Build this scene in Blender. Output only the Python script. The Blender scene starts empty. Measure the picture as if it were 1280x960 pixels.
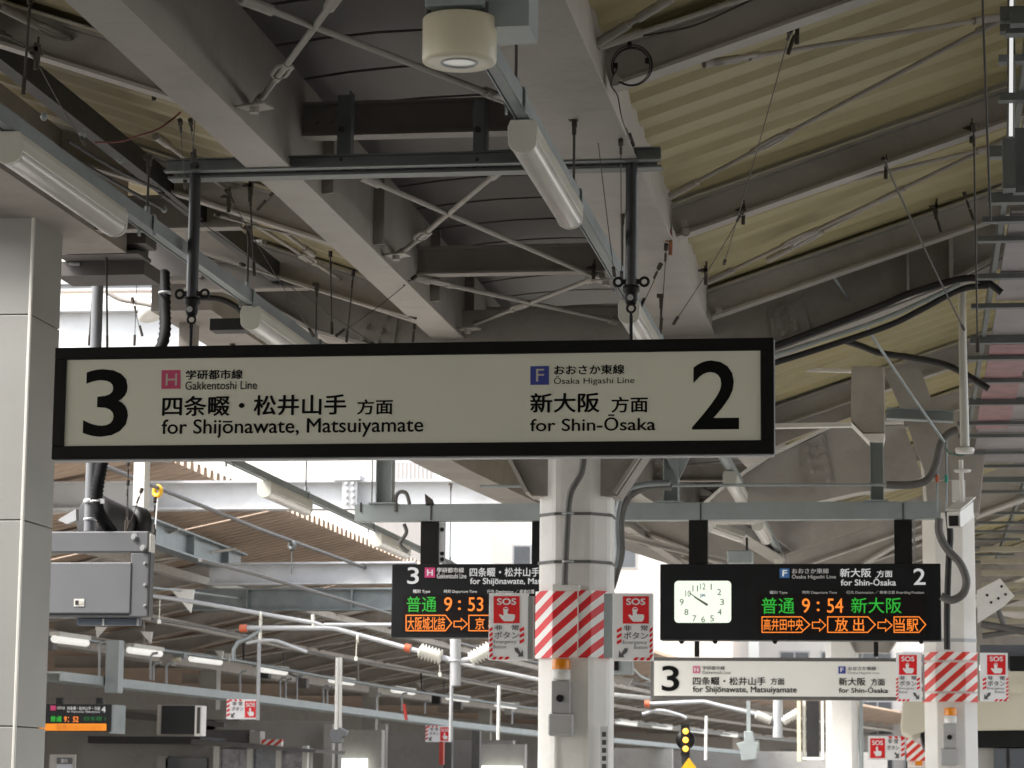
import bpy, math, random
import numpy as np
from mathutils import Vector, Matrix
random.seed(7)
S = bpy.context.scene
COL = S.collection
# ------------------------------------------------------------------ camera
FPX, YAW, PIT, ROL = 3334.16, 0.149713, 0.147335, -0.0101472
CAMLOC = Vector((0, 0, 1.6))
_f = Vector((-math.sin(YAW)*math.cos(PIT), math.cos(YAW)*math.cos(PIT), math.sin(PIT)))
_r0 = Vector((math.cos(YAW), math.sin(YAW), 0)); _u0 = _r0.cross(_f)
_r = _r0*math.cos(ROL) - _u0*math.sin(ROL); _u = _r0*math.sin(ROL) + _u0*math.cos(ROL)
cd = bpy.data.cameras.new('camera'); cam = bpy.data.objects.new('camera', cd); COL.objects.link(cam)
M3 = Matrix((_r, _u, -_f)).transposed(); cam.matrix_world = Matrix.Translation(CAMLOC) @ M3.to_4x4()
cd.sensor_width = 36; cd.lens = FPX/1280*36; cd.clip_end = 3000; cd.clip_start = .1
cd.dof.use_dof = True; cd.dof.focus_distance = 10.5; cd.dof.aperture_fstop = 13
S.camera = cam
# ------------------------------------------------------------------ light
W = bpy.data.worlds.new('World'); S.world = W; W.use_nodes = True
wn = W.node_tree; bg = wn.nodes['Background']
sky = wn.nodes.new('ShaderNodeTexSky'); sky.sky_type = 'NISHITA'; sky.sun_disc = False
SUN_EL, SUN_AZ = math.radians(50), math.radians(-118)      # azimuth from +Y, negative = to the left
sky.sun_elevation = SUN_EL; sky.sun_rotation = SUN_AZ; sky.dust_density = 4; sky.air_density = 1.0
hs = wn.nodes.new('ShaderNodeHueSaturation'); hs.inputs['Saturation'].default_value = .28
wn.links.new(sky.outputs[0], hs.inputs['Color']); wn.links.new(hs.outputs[0], bg.inputs[0])
bg.inputs[1].default_value = .15
sd = bpy.data.lights.new('sun', 'SUN'); sd.energy = 1.5; sd.angle = math.radians(12); sd.color = (1, .95, .88)
so = bpy.data.objects.new('sun', sd); COL.objects.link(so)
sv = Vector((math.sin(SUN_AZ)*math.cos(SUN_EL), math.cos(SUN_AZ)*math.cos(SUN_EL), math.sin(SUN_EL)))
so.rotation_euler = sv.to_track_quat('Z', 'Y').to_euler()
S.view_settings.view_transform = 'Standard'; S.view_settings.look = 'None'
EXPO = 1.9
S.view_settings.exposure = EXPO; S.view_settings.gamma = 1
S.cycles.max_bounces = 8; S.cycles.diffuse_bounces = 5; S.cycles.use_denoising = True
S.cycles.caustics_reflective = False; S.cycles.caustics_refractive = False

# ------------------------------------------------------------------ helpers
def P(px, py, Y=None, X=None, Z=None):
    """the world point seen at photo pixel (px,py) on the plane Y=, X= or Z="""
    d = _f + _r*((px-640)/FPX) - _u*((py-480)/FPX)
    if Y is not None: t = Y/d.y
    elif X is not None: t = X/d.x
    else: t = (Z-1.6)/d.z
    return CAMLOC + d*t
def curve_x(Y):            # the station bends to the right beyond the first frame
    return .0052*max(0, Y-17)**2 if Y < 45 else .0052*28**2 + .29*(Y-45)

MATS = {}
def mat(name, col, rough=.6, metal=0., var=.12, scale=3., dirt=.0, bump=.0, emit=0., streak=0., spec=.5, alpha=1.):
    if name in MATS: return MATS[name]
    m = bpy.data.materials.new(name); m.use_nodes = True; MATS[name] = m
    n = m.node_tree; b = n.nodes['Principled BSDF']; L = n.links
    b.inputs['Roughness'].default_value = rough; b.inputs['Metallic'].default_value = metal
    b.inputs['Specular IOR Level'].default_value = spec
    c = (*col, 1)
    if emit:
        b.inputs['Base Color'].default_value = c
        b.inputs['Emission Color'].default_value = c; b.inputs['Emission Strength'].default_value = emit*2.55/2**EXPO; b.inputs['Base Color'].default_value = (c[0]*.3, c[1]*.3, c[2]*.3, 1)
        return m
    tc = n.nodes.new('ShaderNodeTexCoord')
    gp = n.nodes.new('ShaderNodeNewGeometry')
    nz = n.nodes.new('ShaderNodeTexNoise'); nz.inputs['Scale'].default_value = scale; nz.inputs['Detail'].default_value = 6
    nz.inputs['Roughness'].default_value = .62
    L.new(gp.outputs['Position'], nz.inputs['Vector'])
    mr = n.nodes.new('ShaderNodeMapRange'); mr.inputs[1].default_value = .3; mr.inputs[2].default_value = .7
    mr.inputs[3].default_value = 1-var; mr.inputs[4].default_value = 1+var*.6
    L.new(nz.outputs[0], mr.inputs[0])
    mx = n.nodes.new('ShaderNodeMix'); mx.data_type = 'RGBA'; mx.blend_type = 'MULTIPLY'; mx.inputs[0].default_value = 1
    mx.inputs[6].default_value = c; L.new(mr.outputs[0], mx.inputs[7])
    out = mx.outputs[2]
    if dirt or streak:
        mp = n.nodes.new('ShaderNodeMapping'); L.new(gp.outputs['Position'], mp.inputs[0])
        mp.inputs['Scale'].default_value = (7, 7, .8) if streak else (2.2, 2.2, 2.2)
        n2 = n.nodes.new('ShaderNodeTexNoise'); n2.inputs['Scale'].default_value = 1.6; n2.inputs['Detail'].default_value = 8
        n2.inputs['Roughness'].default_value = .7
        L.new(mp.outputs[0], n2.inputs['Vector'])
        r2 = n.nodes.new('ShaderNodeMapRange'); r2.inputs[1].default_value = .5; r2.inputs[2].default_value = .75
        r2.inputs[3].default_value = 0; r2.inputs[4].default_value = max(dirt, streak)
        L.new(n2.outputs[0], r2.inputs[0])
        m2 = n.nodes.new('ShaderNodeMix'); m2.data_type = 'RGBA'; L.new(r2.outputs[0], m2.inputs[0])
        L.new(out, m2.inputs[6]); m2.inputs[7].default_value = (.09, .065, .045, 1); out = m2.outputs[2]
    L.new(out, b.inputs['Base Color'])
    r3 = n.nodes.new('ShaderNodeMapRange'); r3.inputs[3].default_value = rough*.8; r3.inputs[4].default_value = min(1, rough*1.25)
    L.new(nz.outputs[0], r3.inputs[0]); L.new(r3.outputs[0], b.inputs['Roughness'])
    if bump:
        n4 = n.nodes.new('ShaderNodeTexNoise'); n4.inputs['Scale'].default_value = 45; n4.inputs['Detail'].default_value = 3
        L.new(gp.outputs['Position'], n4.inputs['Vector'])
        bp = n.nodes.new('ShaderNodeBump'); bp.inputs['Strength'].default_value = bump; bp.inputs['Distance'].default_value = .01
        L.new(n4.outputs[0], bp.inputs['Height']); L.new(bp.outputs[0], b.inputs['Normal'])
    return m
paint   = mat('canopy_paint', (.37, .345, .315), .55, var=.16, scale=1.7, dirt=.28, bump=.15)
paint2  = mat('canopy_paint_dull', (.28, .255, .23), .6, var=.2, scale=1.3, dirt=.4, bump=.2)
deckol  = mat('olive_deck', (.375, .325, .175), .5, var=.1, scale=1.1, dirt=.22)
deckgr  = mat('grey_deck', (.13, .12, .115), .6, var=.15, scale=2, dirt=.35)
deckbr  = mat('brown_deck', (.52, .40, .31), .7, var=.15, scale=1.2, streak=.12)
galv    = mat('galvanised_steel', (.27, .30, .305), .45, .55, var=.2, scale=5, dirt=.12)
galvd   = mat('dull_galvanised_steel', (.165, .178, .175), .5, .5, var=.2, scale=6, dirt=.15)
greygal = mat('grey_painted_beam', (.30, .335, .335), .5, var=.12, scale=3, dirt=.15)
whitep  = mat('white_paint', (.74, .73, .69), .4, var=.07, scale=3, dirt=.08)
lampw   = mat('lamp_enamel', (.60, .59, .53), .3, var=.06, scale=4, dirt=.08)
creamp  = mat('cream_enamel', (.66, .62, .47), .35, var=.05, scale=4, dirt=.05)
tubec   = mat('lamp_tube_cover', (.62, .60, .57), .18, var=.05, scale=4, spec=.7)
colp    = mat('column_paint', (.76, .74, .70), .5, var=.08, scale=2, dirt=.12, bump=.05)
panelp  = mat('column_panel', (.36, .36, .345), .45, .1, var=.06, scale=1.5, dirt=.06)
black   = mat('black_paint', (.008, .008, .008), .45, var=.3, scale=8, spec=.25)
blackm  = mat('black_frame', (.006, .006, .0055), .4, var=.3, scale=6, spec=.18)
postbk  = mat('dark_post_paint', (.02, .022, .026), .28, var=.3, scale=6, spec=.8)
rust    = mat('rusty_clamp', (.045, .034, .026), .7, var=.4, scale=20)
dkst    = mat('dark_rod', (.06, .055, .05), .5, .4, var=.3, scale=10)
cabl    = mat('black_cable', (.018, .017, .017), .55, var=.3, scale=9)
greycab = mat('grey_cable', (.12, .115, .11), .5, var=.2, scale=9)
signf   = mat('sign_face', (.70, .695, .58), .38, var=.035, scale=1.2)
signfw  = mat('white_sign_face', (.80, .79, .74), .4, var=.03, scale=1.2)
ink     = mat('black_ink', (.005, .005, .005), .6, var=.2, spec=.1)
pinkink = mat('pink_ink', (.55, .055, .15), .45, var=.06)
blueink = mat('blue_ink', (.035, .05, .27), .45, var=.06)
lightin = mat('pale_ink', (.50, .46, .40), .45, var=.05)
whiteink= mat('white_ink', (.82, .82, .82), .45, var=.05)
greyink = mat('grey_ink', (.10, .10, .10), .5, var=.1)
redink  = mat('red_ink', (.74, .010, .014), .45, var=.08)
redink2 = mat('weathered_red_ink', (.42, .035, .025), .45, var=.15)
panelw  = mat('sos_panel_white', (.86, .86, .86), .45, var=.05)
board   = mat('display_housing', (.009, .0095, .011), .45, var=.2, scale=4, spec=.25)
screen  = mat('display_screen', (.012, .009, .009), .4, spec=.2, var=.1)
ledg    = mat('green_led', (.02, .36, .03), emit=.42)
ledo    = mat('orange_led', (1, .25, .03), emit=.40)
ledo2   = mat('amber_led', (1, .30, .01), emit=.3)
clockl  = mat('clock_face_light', (.90, 1, .84), emit=.37)
clockink= mat('clock_ink', (.16, .16, .12), .5)
pinklit = mat('lit_pink', (.75, .06, .22), emit=.16)
bluelit = mat('lit_blue', (.05, .16, .36), emit=.16)
whitelit= mat('lit_white', (.8, .8, .8), emit=.22)
boxgrey = mat('grey_box_paint', (.155, .160, .172), .4, var=.06, scale=4, dirt=.05)
boxgre2 = mat('grey_box_panel', (.17, .177, .19), .38, var=.05, scale=4)
yellow  = mat('yellow_plastic', (.70, .38, .01), .4, var=.1)
orangep = mat('orange_plastic', (.55, .12, .05), .5)
amber   = mat('amber_beacon_glass', (.80, .26, .01), .2, var=.1)
sigl    = mat('lit_signal_lamp', (1, .50, .06), emit=1.0)
concr   = mat('platform_concrete', (.42, .41, .38), .85, var=.2, scale=.8, dirt=.25, bump=.2)
ballast = mat('ballast', (.24, .22, .20), .95, var=.5, scale=30, bump=1)
groundm = mat('ground_gravel', (.36, .345, .32), .95, var=.25, scale=.5)
facade  = mat('pale_facade', (.62, .61, .585), .8, var=.08, scale=.3, dirt=.06)
facade2 = mat('beige_facade', (.72, .68, .63), .8, var=.1, scale=.3, dirt=.1)
winm    = mat('dark_glass', (.10, .11, .12), .12, var=.2, scale=1)
wallm   = mat('platform_wall', (.42, .405, .375), .6, var=.12, scale=1, dirt=.25)
wallm2  = mat('grey_wall_panel', (.34, .33, .31), .6, var=.12, scale=1, dirt=.25)
creamw  = mat('cream_panel', (.62, .575, .45), .5, var=.05, scale=1)
winlit  = mat('window_daylight', (.85, .88, .80), .2, emit=.9)
porcel  = mat('porcelain', (.75, .74, .66), .2, var=.05)
alu     = mat('aluminium_tube', (.41, .42, .43), .5, .15, var=.1, scale=6)
pinkpan = mat('pinkish_soffit', (.27, .245, .25), .5, var=.25, scale=2.5, dirt=.2)
lens    = mat('lamp_lens', (.80, .84, .84), .15)
stainlb = mat('green_plastic', (.02, .30, .22), .5)

def stripe_mat(name, red, white, period, ang, frac=.5):
    """flat print: diagonal stripes in object space"""
    m = bpy.data.materials.new(name); m.use_nodes = True; MATS[name] = m
    n = m.node_tree; b = n.nodes['Principled BSDF']; L = n.links
    b.inputs['Roughness'].default_value = .4
    tc = n.nodes.new('ShaderNodeTexCoord'); sp = n.nodes.new('ShaderNodeSeparateXYZ'); L.new(tc.outputs['Object'], sp.inputs[0])
    a = n.nodes.new('ShaderNodeMath'); a.operation = 'MULTIPLY'; a.inputs[1].default_value = ang; L.new(sp.outputs[0], a.inputs[0])
    s = n.nodes.new('ShaderNodeMath'); s.operation = 'SUBTRACT'; L.new(sp.outputs[2], s.inputs[0]); L.new(a.outputs[0], s.inputs[1])
    d = n.nodes.new('ShaderNodeMath'); d.operation = 'DIVIDE'; d.inputs[1].default_value = period; L.new(s.outputs[0], d.inputs[0])
    f = n.nodes.new('ShaderNodeMath'); f.operation = 'FRACT'; L.new(d.outputs[0], f.inputs[0])
    g = n.nodes.new('ShaderNodeMath'); g.operation = 'GREATER_THAN'; g.inputs[1].default_value = frac; L.new(f.outputs[0], g.inputs[0])
    nz = n.nodes.new('ShaderNodeTexNoise'); nz.inputs['Scale'].default_value = 9; L.new(tc.outputs['Object'], nz.inputs[0])
    mr = n.nodes.new('ShaderNodeMapRange'); mr.inputs[3].default_value = .82; mr.inputs[4].default_value = 1.1; L.new(nz.outputs[0], mr.inputs[0])
    x = n.nodes.new('ShaderNodeMix'); x.data_type = 'RGBA'; L.new(g.outputs[0], x.inputs[0])
    x.inputs[6].default_value = (*white, 1); x.inputs[7].default_value = (*red, 1)
    y = n.nodes.new('ShaderNodeMix'); y.data_type = 'RGBA'; y.blend_type = 'MULTIPLY'; y.inputs[0].default_value = 1
    L.new(x.outputs[2], y.inputs[6]); L.new(mr.outputs[0], y.inputs[7]); L.new(y.outputs[2], b.inputs['Base Color'])
    return m
stripes = stripe_mat('red_white_stripes', (.72, .014, .02), (.86, .84, .81), .093, .88, .48)
stripesf = stripe_mat('weathered_red_white_stripes', (.74, .045, .03), (.88, .86, .83), .112, .88, .48)

class MB:
    def __init__(s): s.v = []; s.f = []; s.sm = []; s.g = []
    def add(s, vs, fs, smooth=False):
        o = len(s.v); s.g.append((o, len(vs), len(s.f), len(fs))); s.v += [tuple(v) for v in vs]; s.f += [tuple(i+o for i in f) for f in fs]; s.sm += [smooth]*len(fs); return s
    def box(s, x0, x1, y0, y1, z0, z1):
        x0, x1 = sorted((x0, x1)); y0, y1 = sorted((y0, y1)); z0, z1 = sorted((z0, z1))
        return s.add([(x0,y0,z0),(x1,y0,z0),(x1,y1,z0),(x0,y1,z0),(x0,y0,z1),(x1,y0,z1),(x1,y1,z1),(x0,y1,z1)],
                     [(0,3,2,1),(4,5,6,7),(0,1,5,4),(1,2,6,5),(2,3,7,6),(3,0,4,7)])
    def pbox(s, xa, ya, xb, yb, Y, dep):
        a = P(xa, ya, Y=Y); b = P(xb, yb, Y=Y); return s.box(a.x, b.x, Y, Y+dep, a.z, b.z)
    def prism(s, pts, dirv):
        """extrude a planar loop of 3-D points along dirv"""
        n = len(pts); d = Vector(dirv); p = [Vector(q) for q in pts]
        return s.add(p+[q+d for q in p], [tuple(range(n)), tuple(range(2*n-1, n-1, -1))]+[(i, i+n, (i+1) % n+n, (i+1) % n) for i in range(n)])
    def pprism(s, px, Y, dep): return s.prism([P(x, y, Y=Y) for x, y in px], (0, dep, 0))
    def beam(s, a, b, w, h, kind='box', t=.012, up=(0,0,1)):
        a, b = Vector(a), Vector(b); d = (b-a).normalized(); u = Vector(up); sd_ = d.cross(u).normalized(); u = sd_.cross(d).normalized()
        def seg(s0, s1, t0, t1):
            c = [a+sd_*x+u*z for x, z in ((s0,t0),(s1,t0),(s1,t1),(s0,t1))]; s.prism(c, b-a)
        if kind == 'box': seg(-w/2, w/2, -h/2, h/2)
        elif kind == 'I': seg(-w/2, w/2, -h/2, -h/2+t); seg(-w/2, w/2, h/2-t, h/2); seg(-t*.4, t*.4, -h/2+t, h/2-t)
        elif kind == 'C': seg(-w/2, w/2, -h/2, -h/2+t); seg(-w/2, w/2, h/2-t, h/2); seg(w/2-t, w/2, -h/2+t, h/2-t)
        elif kind == 'U': seg(-w/2, w/2, h/2-t, h/2); seg(-w/2, -w/2+t, -h/2, h/2-t); seg(w/2-t, w/2, -h/2, h/2-t)
        elif kind == 'L': seg(-w/2, w/2, -h/2, -h/2+t); seg(-w/2, -w/2+t, -h/2+t, h/2)
        return s
    def tube(s, pts, r, n=8, cap=True):
        pts = [Vector(p) for p in pts]; rings = []; prev = None
        for i, p in enumerate(pts):
            d = (pts[min(i+1, len(pts)-1)]-pts[max(i-1, 0)]).normalized()
            if prev is None: prev = d.orthogonal().normalized()
            prev = (prev - d*prev.dot(d)).normalized(); q = d.cross(prev)
            rr = r[i] if isinstance(r, (list, tuple)) else r
            rings.append([p+(prev*math.cos(k*math.tau/n)+q*math.sin(k*math.tau/n))*rr for k in range(n)])
        vs = [v for g in rings for v in g]; fs = []
        for i in range(len(pts)-1):
            for k in range(n): fs.append((i*n+k, i*n+(k+1) % n, (i+1)*n+(k+1) % n, (i+1)*n+k))
        s.add(vs, fs, True)
        if cap: s.add(rings[0], [tuple(range(n-1, -1, -1))]); s.add(rings[-1], [tuple(range(n))])
        return s
    def cyl(s, a, b, r, n=12): return s.tube([a, b], r, n)
    def lathe(s, c, prof, axis=(0,0,1), n=28):
        """prof: (radius, distance along axis)"""
        ax = Vector(axis).normalized(); o = ax.orthogonal().normalized(); q = ax.cross(o); c = Vector(c); vs = []; fs = []
        for r, z in prof: vs += [c+ax*z+(o*math.cos(k*math.tau/n)+q*math.sin(k*math.tau/n))*r for k in range(n)]
        for i in range(len(prof)-1):
            for k in range(n): fs.append((i*n+k, i*n+(k+1) % n, (i+1)*n+(k+1) % n, (i+1)*n+k))
        return s.add(vs, fs, True)
    def torus(s, c, R, r, axis=(0,1,0), n=20, m=8, stretch=None):
        ax = Vector(axis).normalized(); o = ax.orthogonal().normalized(); q = ax.cross(o); c = Vector(c); vs = []; fs = []
        for i in range(n):
            a = i*math.tau/n; e = o*math.cos(a)+q*math.sin(a)
            for k in range(m):
                b = k*math.tau/m; vs.append(c+e*(R+r*math.cos(b))+ax*r*math.sin(b))
        for i in range(n):
            for k in range(m): fs.append((i*m+k, i*m+(k+1) % m, ((i+1) % n)*m+(k+1) % m, ((i+1) % n)*m+k))
        return s.add(vs, fs, True)

ORG = {}
def wirept(lst, r, m, name, label, cat='wire'): return solo(name, MB().tube([P(x, y, Y=Y) for x, y, Y in lst], r, 8), m, label, cat)
def clusters(mb):
    """far-apart pieces of one builder, each as a builder of its own"""
    k = len(mb.g)
    if k < 2 or k > 700: return [mb]
    V = np.array([tuple(v) for v in mb.v]); lo = np.array([V[o:o+n].min(0) for o, n, _, _ in mb.g]); hi = np.array([V[o:o+n].max(0) for o, n, _, _ in mb.g])
    size = (hi-lo).max(1); gap = np.maximum(0, np.maximum(lo[:, None]-hi[None], lo[None]-hi[:, None]))
    near = np.sqrt((gap**2).sum(2)) <= np.maximum(.02, .5*np.maximum(size[:, None], size[None]))
    lab = list(range(k))
    def find(i):
        while lab[i] != i: i = lab[i]
        return i
    for i, j in zip(*np.nonzero(np.triu(near, 1))): lab[find(int(j))] = find(int(i))
    by = {}
    for i in range(k): by.setdefault(find(i), []).append(i)
    if len(by) < 2: return [mb]
    out = []
    for ids in by.values():
        m = MB()
        for i in ids:
            o, n, fo, fn = mb.g[i]; m.add(mb.v[o:o+n], [tuple(q-o for q in f) for f in mb.f[fo:fo+fn]], mb.sm[fo])
        out.append(m)
    return out
SMALL = {'bolt', 'hole', 'screw', 'cable_tie', 'drain_lug', 'tray_lug', 'wire_clamp', 'pin'}
PIECE = {'safety_wire': 'wire', 'conduit_drops': 'conduit', 'steel_struts': 'strut', 'twin_pole': 'pole', 'slatted_soffit': 'slat', 'cross_beam_with_shade': 'beam', 'railway_rails': 'rail',
         'conduit_clip': 'clip', 'cross_bracket': 'bracket', 'bracket_box': 'box', 'sos_post': 'post', 'cable_tray': 'tray_length'}
def tag(o, label, cat=None, group=None, kind=None):
    if label: o['label'] = label
    if cat: o['category'] = cat
    if group: o['group'] = group
    if kind: o['kind'] = kind
    return o
def thing(name, label, cat, loc, group=None):
    o = bpy.data.objects.new(name, None); COL.objects.link(o); o.empty_display_size = .1
    o.location = loc; ORG[o.name] = Vector(loc); return tag(o, label, cat, group)
def put(name, mb, m, parent=None, bevel=0, label=None):
    if parent and name not in SMALL and name != 'lettering' and 'eave' not in name:
        cl_ = clusters(mb)
        if len(cl_) > 1: return [put(name, c, m, parent, bevel, label) for c in cl_][0]
    o = put1(name, mb, m, parent, bevel, label)
    if name in SMALL: o['kind'] = 'stuff'
    return o
def put1(name, mb, m, parent=None, bevel=0, label=None):
    org = ORG[parent.name] if parent else (Vector((0,0,0)))
    me = bpy.data.meshes.new(name)
    me.from_pydata([tuple(Vector(v)-org) for v in mb.v], [], mb.f); me.materials.append(m)
    me.polygons.foreach_set('use_smooth', mb.sm); me.update()
    import bmesh
    bm = bmesh.new(); bm.from_mesh(me); bmesh.ops.recalc_face_normals(bm, faces=bm.faces); bm.to_mesh(me); bm.free()
    o = bpy.data.objects.new(name, me); COL.objects.link(o); o.parent = parent; ORG[o.name] = org if parent else Vector((0,0,0))
    if bevel:
        b = o.modifiers.new('bevel', 'BEVEL'); b.width = bevel; b.segments = 2; b.limit_method = 'ANGLE'; b.angle_limit = .7
    if label: o['label'] = label
    return o
def solo(name, mb, m, label, cat, group=None, kind=None, bevel=0):
    """a thing that is one mesh: its origin goes to the middle of its base"""
    c = Vector((sum(v[0] for v in mb.v)/len(mb.v), sum(v[1] for v in mb.v)/len(mb.v), min(v[2] for v in mb.v)))
    cl_ = clusters(mb) if kind != 'structure' else [mb]
    if len(cl_) > 1:
        t = thing(name, label, cat, c, group)
        for q in cl_: put1(PIECE.get(name, 'piece'), q, m, t, bevel)
        return t
    mb.v = [tuple(Vector(v)-c) for v in mb.v]
    o = put(name, mb, m, None, bevel); o.location = c; ORG[o.name] = c
    return tag(o, label, cat, group, kind)
def struct(name, mb, m):
    o = put(name, mb, m); o['kind'] = 'structure'; return o
def dup(root, delta, label=None):
    c = root.copy(); COL.objects.link(c); c.location = root.location + Vector(delta); ORG[c.name] = ORG[root.name]+Vector(delta)
    if label: c['label'] = label
    def kids(a, b):
        for ch in list(a.children):
            d = ch.copy(); COL.objects.link(d); d.parent = b; ORG[d.name] = ORG[ch.name]+Vector(delta); kids(ch, d)
    kids(root, c); return c

TXT = {}
def text_geo(body, bold):
    k = (body, bold)
    if k not in TXT:
        c = bpy.data.curves.new('lettering', 'FONT'); c.body = body; c.offset = bold; c.resolution_u = 4
        o = bpy.data.objects.new('lettering', c); COL.objects.link(o)
        bpy.context.view_layer.update()
        dg = bpy.context.evaluated_depsgraph_get(); me = bpy.data.meshes.new_from_object(o.evaluated_get(dg))
        vs = [tuple(v.co) for v in me.vertices]; fs = [tuple(p.vertices) for p in me.polygons]
        bpy.data.objects.remove(o); bpy.data.curves.remove(c); bpy.data.meshes.remove(me)
        xs = [v[0] for v in vs]; ys = [v[1] for v in vs]
        TXT[k] = (vs, fs, min(xs), max(xs), min(ys), max(ys))
    return TXT[k]
def text(parent, body, xa, xb, yt, yb, Y, m, bold=.012, name='lettering'):
    """flat print fitted to a pixel box; yt and yb are read at its left end"""
    plain = body.replace('ō', 'o'); big = body in ('2', '3') and bold > .018
    vs, fs, x0, x1, y0, y1 = text_geo(plain, (.013 if bold > .025 else .008) if big else 0)
    vs, fs = list(vs), list(fs)
    for i, ch in enumerate(body):                 # the long-vowel bars
        if ch == 'ō':
            a = text_geo(plain[:i], 0)[3]; b = text_geo(plain[:i+1], 0)[3]; h = text_geo('o', 0)[5]; n = len(vs)
            vs += [(a+.10, h+.07, 0), (b-.05, h+.07, 0), (b-.05, h+.13, 0), (a+.10, h+.13, 0)]; fs.append((n, n+1, n+2, n+3))
    A = P(xa, yb, Y=Y); T = P(xa, yt, Y=Y); B = P(xb, yb, Y=Y); mb = MB()
    offs = [(0, 0)] if bold < .004 or big else [(0, 0), (-1, 0), (1, 0), (0, -.8), (0, .8)]
    w = bold if bold >= .004 and not big else 0; x0 -= w; x1 += w; y0 -= w*.8; y1 += w*.8
    for k, (dx, dy) in enumerate(offs):
        mb.add([(A.x+(v[0]+dx*w-x0)/(x1-x0)*(B.x-A.x), Y-k*.0002, A.z+(v[1]+dy*w-y0)/(y1-y0)*(T.z-A.z)) for v in vs], fs)
    return put(name, mb, m, parent)
def flat(parent, pts, Y, m, name='printed_mark'):
    mb = MB(); mb.add([P(x, y, Y=Y) for x, y in pts], [tuple(range(len(pts)))]); return put(name, mb, m, parent)
def rectpx(xa, ya, xb, yb): return [(xa, ya), (xb, ya), (xb, yb), (xa, yb)]
def smooth_path(pts, k=6):
    out = []; n = len(pts); p = [Vector(q) for q in pts]
    for i in range(n-1):
        a, b, c, d = p[max(i-1, 0)], p[i], p[i+1], p[min(i+2, n-1)]
        for j in range(k):
            t = j/k; out.append(.5*((2*b)+(c-a)*t+(2*a-5*b+4*c-d)*t*t+(3*b-a-3*c+d)*t**3))
    return out+[p[-1]]
def cable(name, px, Y, rpx, m, label, cat='cable', group=None):
    pts = [P(q[0], q[1], Y=(q[2] if len(q) > 2 else Y)) for q in px]
    return solo(name, MB().tube(smooth_path(pts), rpx*Y/FPX, 8), m, label, cat, group)

# ================================================================== SETTING
struct('ground', MB().box(-400, 400, -200, 900, -1.6, -1.3), groundm)
g = MB()
for i in range(-3, 12):
    y0, y1 = i*8, i*8+8; c0, c1 = curve_x(y0), curve_x(y1)
    vs = [(-4.9+c0, y0, 0), (3.6+c0, y0, 0), (3.6+c1, y1, 0), (-4.9+c1, y1, 0)]
    g.prism(vs, (0, 0, -1.29))
struct('platform', g, concr)
g = MB()
for i in range(-3, 14):
    y0, y1 = i*8, i*8+8; c0, c1 = curve_x(y0)*.5, curve_x(y1)*.5
    g.prism([(-16.5+c0, y0, 0), (-10.9+c0, y0, 0), (-10.9+c1, y1, 0), (-16.5+c1, y1, 0)], (0, 0, -1.29))
struct('opposite_platform', g, concr)
g = MB()
for x in (-8.6, -7.4): g.tube([(x+curve_x(y), y, -1.05) for y in range(-20, 90, 5)], .05, 4)
t = solo('railway_rails', g, dkst, 'steel rails of the track between the two platforms', 'rails', kind='structure')
struct('track_bed', MB().box(-10.7, -5.1, -40, 110, -1.299, -1.12), ballast)

# unseen slabs and end wall, added to keep daylight off the near bays
g = MB(); g.box(-16, -4.42, -30, 10.3, 5.3, 5.6); g.box(2.9, 16, -30, 12, 5.3, 5.6)
struct('unseen_shade_slab', g, wallm2)
struct('unseen_shade_wall', MB().box(-16, 16, -30.3, -30, -1.3, 5.6), wallm2)
# ================================================================== MAIN CANOPY
ZG = 4.05            # underside of the twin girders
can = thing('platform_canopy', 'butterfly roof of twin steel girders, rafters and olive decking over the platform', 'canopy', (-1.9, 10, 0))
def bend(x, Y): return x+curve_x(Y)
YS = [-14, -6, 2, 8, 12, 17, 20, 23, 26, 30, 34, 38, 43, 50, 58]
XGL = (P(191, 93, Z=ZG).x, P(246, 93, Z=ZG).x)
XGR = (P(664, 118, Z=ZG).x, P(757, 118, Z=ZG).x)
def longbeam(mb, x0, x1, z0, z1, ya=-14, yb=58, web=None):
    ys = sorted({ya, yb, *[y for y in YS if ya < y < yb]})
    for a, b in zip(ys, ys[1:]):
        def seg(xa, xb, za, zb):
            mb.prism([(bend(xa, a), a, za), (bend(xb, a), a, za), (bend(xb, a), a, zb), (bend(xa, a), a, zb)], (bend(0, b)-bend(0, a), b-a, 0))
        if web: t = web; seg(x0, x1, z0, z0+t); seg(x0, x1, z1-t, z1); xm = (x0+x1)/2; seg(xm-t/2, xm+t/2, z0+t, z1-t)
        else: seg(x0, x1, z0, z1)
    return mb
for (x0, x1) in (XGL, XGR):
    gd = put('girder', longbeam(MB(), x0, x1, ZG, ZG+.42), paint, can)
    lp = MB()                                   # thin flange lips
    longbeam(lp, x0-.012, x1+.012, ZG-.014, ZG-.001); put('flange_plate', lp, paint, gd)
# transverse purlins between the girders
def bolts(mb, pts, Y, r=.014, l=.014):
    for x, y in pts:
        p = P(x, y, Y=Y); mb.cyl(p, p-Vector((0, l, 0)), r, 6); mb.cyl(p, p-Vector((0, l*.35, 0)), r*1.5, 10)
XL, XR = XGL[1], XGR[0]
def purlin(Y, zb, h=.145, xa=XL, xb=XR):
    c = curve_x(Y)
    o = put('purlin', MB().beam((xa+c, Y, zb+h/2), (xb+c, Y, zb+h/2), .09, h, 'I', .012), paint2, can)
    b = MB()
    for x in (xa+.05, xa+.11, xb-.11, xb-.05):
        b.cyl((x+c, Y-.006, zb+h*.5), (x+c, Y-.024, zb+h*.5), .015, 8)
    put('bolt', b, paint2, o); return o
zp = P(480, 171, Y=10.55).z
PURL = [5.3, 7.9, 10.55, 13.15, 15.4, 18.2, 20.8, 23.4, 26, 28.6, 31.2, 34, 37, 40]
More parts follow.
